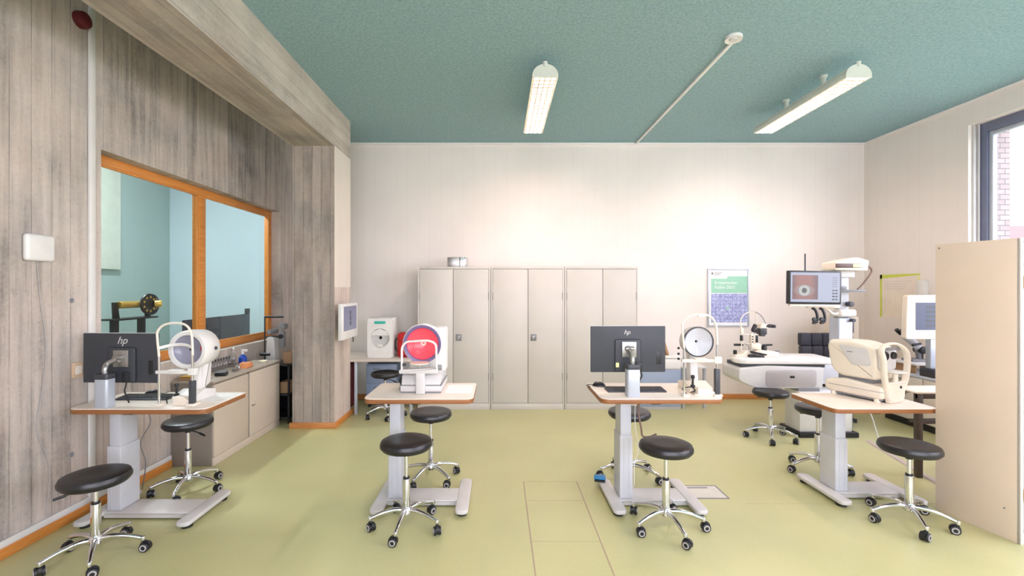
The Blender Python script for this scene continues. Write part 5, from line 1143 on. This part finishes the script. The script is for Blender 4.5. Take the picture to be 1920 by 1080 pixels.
# ================================================================== THINGS BEHIND THE INTERIOR WINDOW
t = thing('black_stand', 'tall black metal stand seen through the interior window', 'stand', (-4.25, 5.0, 0))
for y in (0.0, 0.38): obj('leg', MB().box(-0.03, 0.03, y, y + 0.06, 0, 1.3, 0.003), 'black_plastic', t)
obj('stand_top', MB().box(-0.1, 0.1, -0.04, 0.55, 1.3, 1.32, 0.003), 'black_plastic', t); obj('stand_foot', MB().box(-0.2, 0.2, -0.05, 0.5, 0, 0.02), 'black_plastic', t)
t = thing('lens_wheel_device', 'brass tube device with black lens wheel seen through interior window', 'optical device', (-4.22, 5.0, 1.32))
obj('brass_tube', MB().cyl((0, 0.05, 0.15), (0, 0.36, 0.15), 0.04, n=28, bev=0.004), 'gold_metal', t)
obj('upright', MB().prism([(0.0, 0.0), (0.07, 0.0), (0.04, 0.18), (-0.01, 0.18)], -0.03, 0.0, 'yz', 0.002), 'black_plastic', t)
b = MB(); b.lathe([(0, 0.012), (0.12, 0.012), (0.125, 0.0), (0.12, -0.012), (0, -0.012)], (0.05, 0.42, 0.15), 40, 'x'); b.lathe([(0, 0.012), (0.125, 0.012), (0.13, 0.0), (0.125, -0.012), (0, -0.012)], (0.0, 0.52, 0.14), 40, 'x'); b.cyl((0, 0.47, 0), (0, 0.47, 0.06), 0.03)
wh = obj('lens_wheel', b, 'black_plastic', t)
b = MB()
for (cy, cx_) in ((0.42, 0.063), (0.52, 0.013)):
    for k in range(9): b.lathe([(0, 0.003), (0.014, 0.003), (0.015, 0)], (cx_, cy + 0.085 * math.cos(k * 2 * PI / 9), 0.148 + 0.085 * math.sin(k * 2 * PI / 9)), 12, 'x')
obj('lens_ring', b, 'gold_metal', wh); obj('wheel_hub', MB().cyl((0.06, 0.5, 0.15), (0.12, 0.54, 0.15), 0.04, bev=0.004), 'gold_metal', t)
t = thing('wide_display', 'wide dark display panel behind the right interior pane', 'monitor', (-3.8, 5.5, 0.75))
obj('screen', MB().box(-0.03, 0.0, 0, 1.45, 0.13, 0.52, 0.006), plain('dark_display', (62, 62, 74), 0.25), t); obj('stand', MB().box(-0.1, 0.06, 0.6, 0.85, 0, 0.13, 0.01), 'black_plastic', t); obj('camera', MB().box(-0.03, 0.02, 1.35, 1.42, 0.52, 0.6, 0.008), 'dark_grey', t)
t = thing('office_desk', 'plain desk in the room behind the interior window', 'desk', (-4.3, 5.2, 0))
obj('desk_top', MB().box(0, 0.85, 0, 1.95, 0.72, 0.75, 0.003), 'white_laminate', t)
for (x, y) in ((0.02, 0.02), (0.78, 0.02), (0.02, 1.88), (0.78, 1.88)): obj('leg', MB().box(x, x + 0.05, y, y + 0.05, 0, 0.72), 'mid_grey', t)
t.location = (-4.25, 5.68, 0)
# ================================================================== OUTSIDE
def house(x, y, w, d, h, label, mat):
    t = thing('house', label, 'building', (x, y, 0))
    obj('wall', MB().box(0, w, 0, d, -0.5, h), mat, t); obj('roof', MB().prism([(-0.4, h), (d + 0.4, h), (d / 2, h + 1.8)], -0.3, w + 0.3, 'yz'), 'roof_red', t)
    wn_ = MB()
    for k in range(3): wn_.box(-0.04, 0.02, 1 + k * 2.3, 2 + k * 2.3, h - 2, h - 0.6)
    obj('window', wn_, 'blue_grey_panel', t)
house(17, 15, 9, 7, 2.4, 'pale house with red roof outside the window', 'outer_wall')
tag(obj('lawn', MB().box(XR + 0.45, 45, -20, 45, -0.6, -0.5), plain('lawn', (176, 182, 150), 0.9)), 'pale ground outside the window', 'ground')
# ================================================================== LIGHT
w = bpy.data.worlds.new('sky'); SC.world = w; w.use_nodes = True
nt = w.node_tree; bg = nt.nodes['Background']
tc = nt.nodes.new('ShaderNodeTexCoord'); sp = nt.nodes.new('ShaderNodeSeparateXYZ'); rp = nt.nodes.new('ShaderNodeValToRGB')
nt.links.new(tc.outputs['Generated'], sp.inputs[0]); nt.links.new(sp.outputs[2], rp.inputs[0])
rp.color_ramp.elements[0].position = 0.0; rp.color_ramp.elements[0].color = (0.94, 0.885, 1.0, 1)
rp.color_ramp.elements[1].position = 0.9; rp.color_ramp.elements[1].color = (0.74, 0.76, 1.0, 1)
nt.links.new(rp.outputs[0], bg.inputs[0]); bg.inputs[1].default_value = 8.0
for k in range(nwin):
    y1 = RY1 - k * span; y0 = y1 - span
    li = bpy.data.lights.new('window_portal', 'AREA'); li.shape = 'RECTANGLE'; li.size = RZ1 - RZ0; li.size_y = span - 0.02
    li.cycles.is_portal = True
    lo = bpy.data.objects.new('window_portal', li); COL.objects.link(lo); lo.location = (XR + 0.25, (y0 + y1) / 2, (RZ0 + RZ1) / 2); lo.rotation_euler = (0, R(90), 0)
li = bpy.data.lights.new('window_portal', 'AREA'); li.shape = 'RECTANGLE'; li.size = QX1 - QX0; li.size_y = QZ1 - QZ0; li.cycles.is_portal = True  # portal for the added window behind the camera
lo = bpy.data.objects.new('window_portal', li); COL.objects.link(lo); lo.location = ((QX0 + QX1) / 2, YF - 0.2, (QZ0 + QZ1) / 2); lo.rotation_euler = (R(90), 0, 0)
# unseen ceiling lamp, added to light the adjoining room
t = thing('ceiling_light', 'added unseen lamp on the ceiling of the room behind interior window', 'ceiling light', (-4.6, 4.6, 4.12))
obj('housing', MB().box(-0.14, 0.14, 0, 1.5, 0.01, 0.08, 0.006), 'lamp_body', t); obj('diffuser', MB().box(-0.12, 0.12, 0.02, 1.48, 0.0, 0.01), 'added_lamp_glow', t)
li = bpy.data.lights.new('lamp_tube_light', 'AREA'); li.shape = 'RECTANGLE'; li.size = 0.24; li.size_y = 1.4; li.energy = 120; li.color = (0.88, 0.95, 1.0)
lo = bpy.data.objects.new('lamp_tube_light', li); COL.objects.link(lo); lo.parent = t; lo.location = (0, 0.75, -0.012)
# ================================================================== CAMERA
cam = bpy.data.cameras.new('camera'); co_ = bpy.data.objects.new('camera', cam); COL.objects.link(co_)
co_.location = (0, 0, CAMZ); co_.rotation_euler = (R(90), 0, 0)
cam.sensor_width = 36; cam.lens = F / 1920 * 36; cam.shift_x = (960 - VX) / 1920; cam.shift_y = 0; cam.clip_start = 0.05
SC.camera = co_
SC.view_settings.view_transform = 'Standard'; SC.view_settings.look = 'None'; SC.view_settings.gamma = 1; SC.view_settings.use_curve_mapping = False
SC.view_settings.exposure = 0.22
SC.cycles.max_bounces = 10; SC.cycles.diffuse_bounces = 6; SC.cycles.transparent_max_bounces = 12
SC.cycles.sample_clamp_indirect = 6
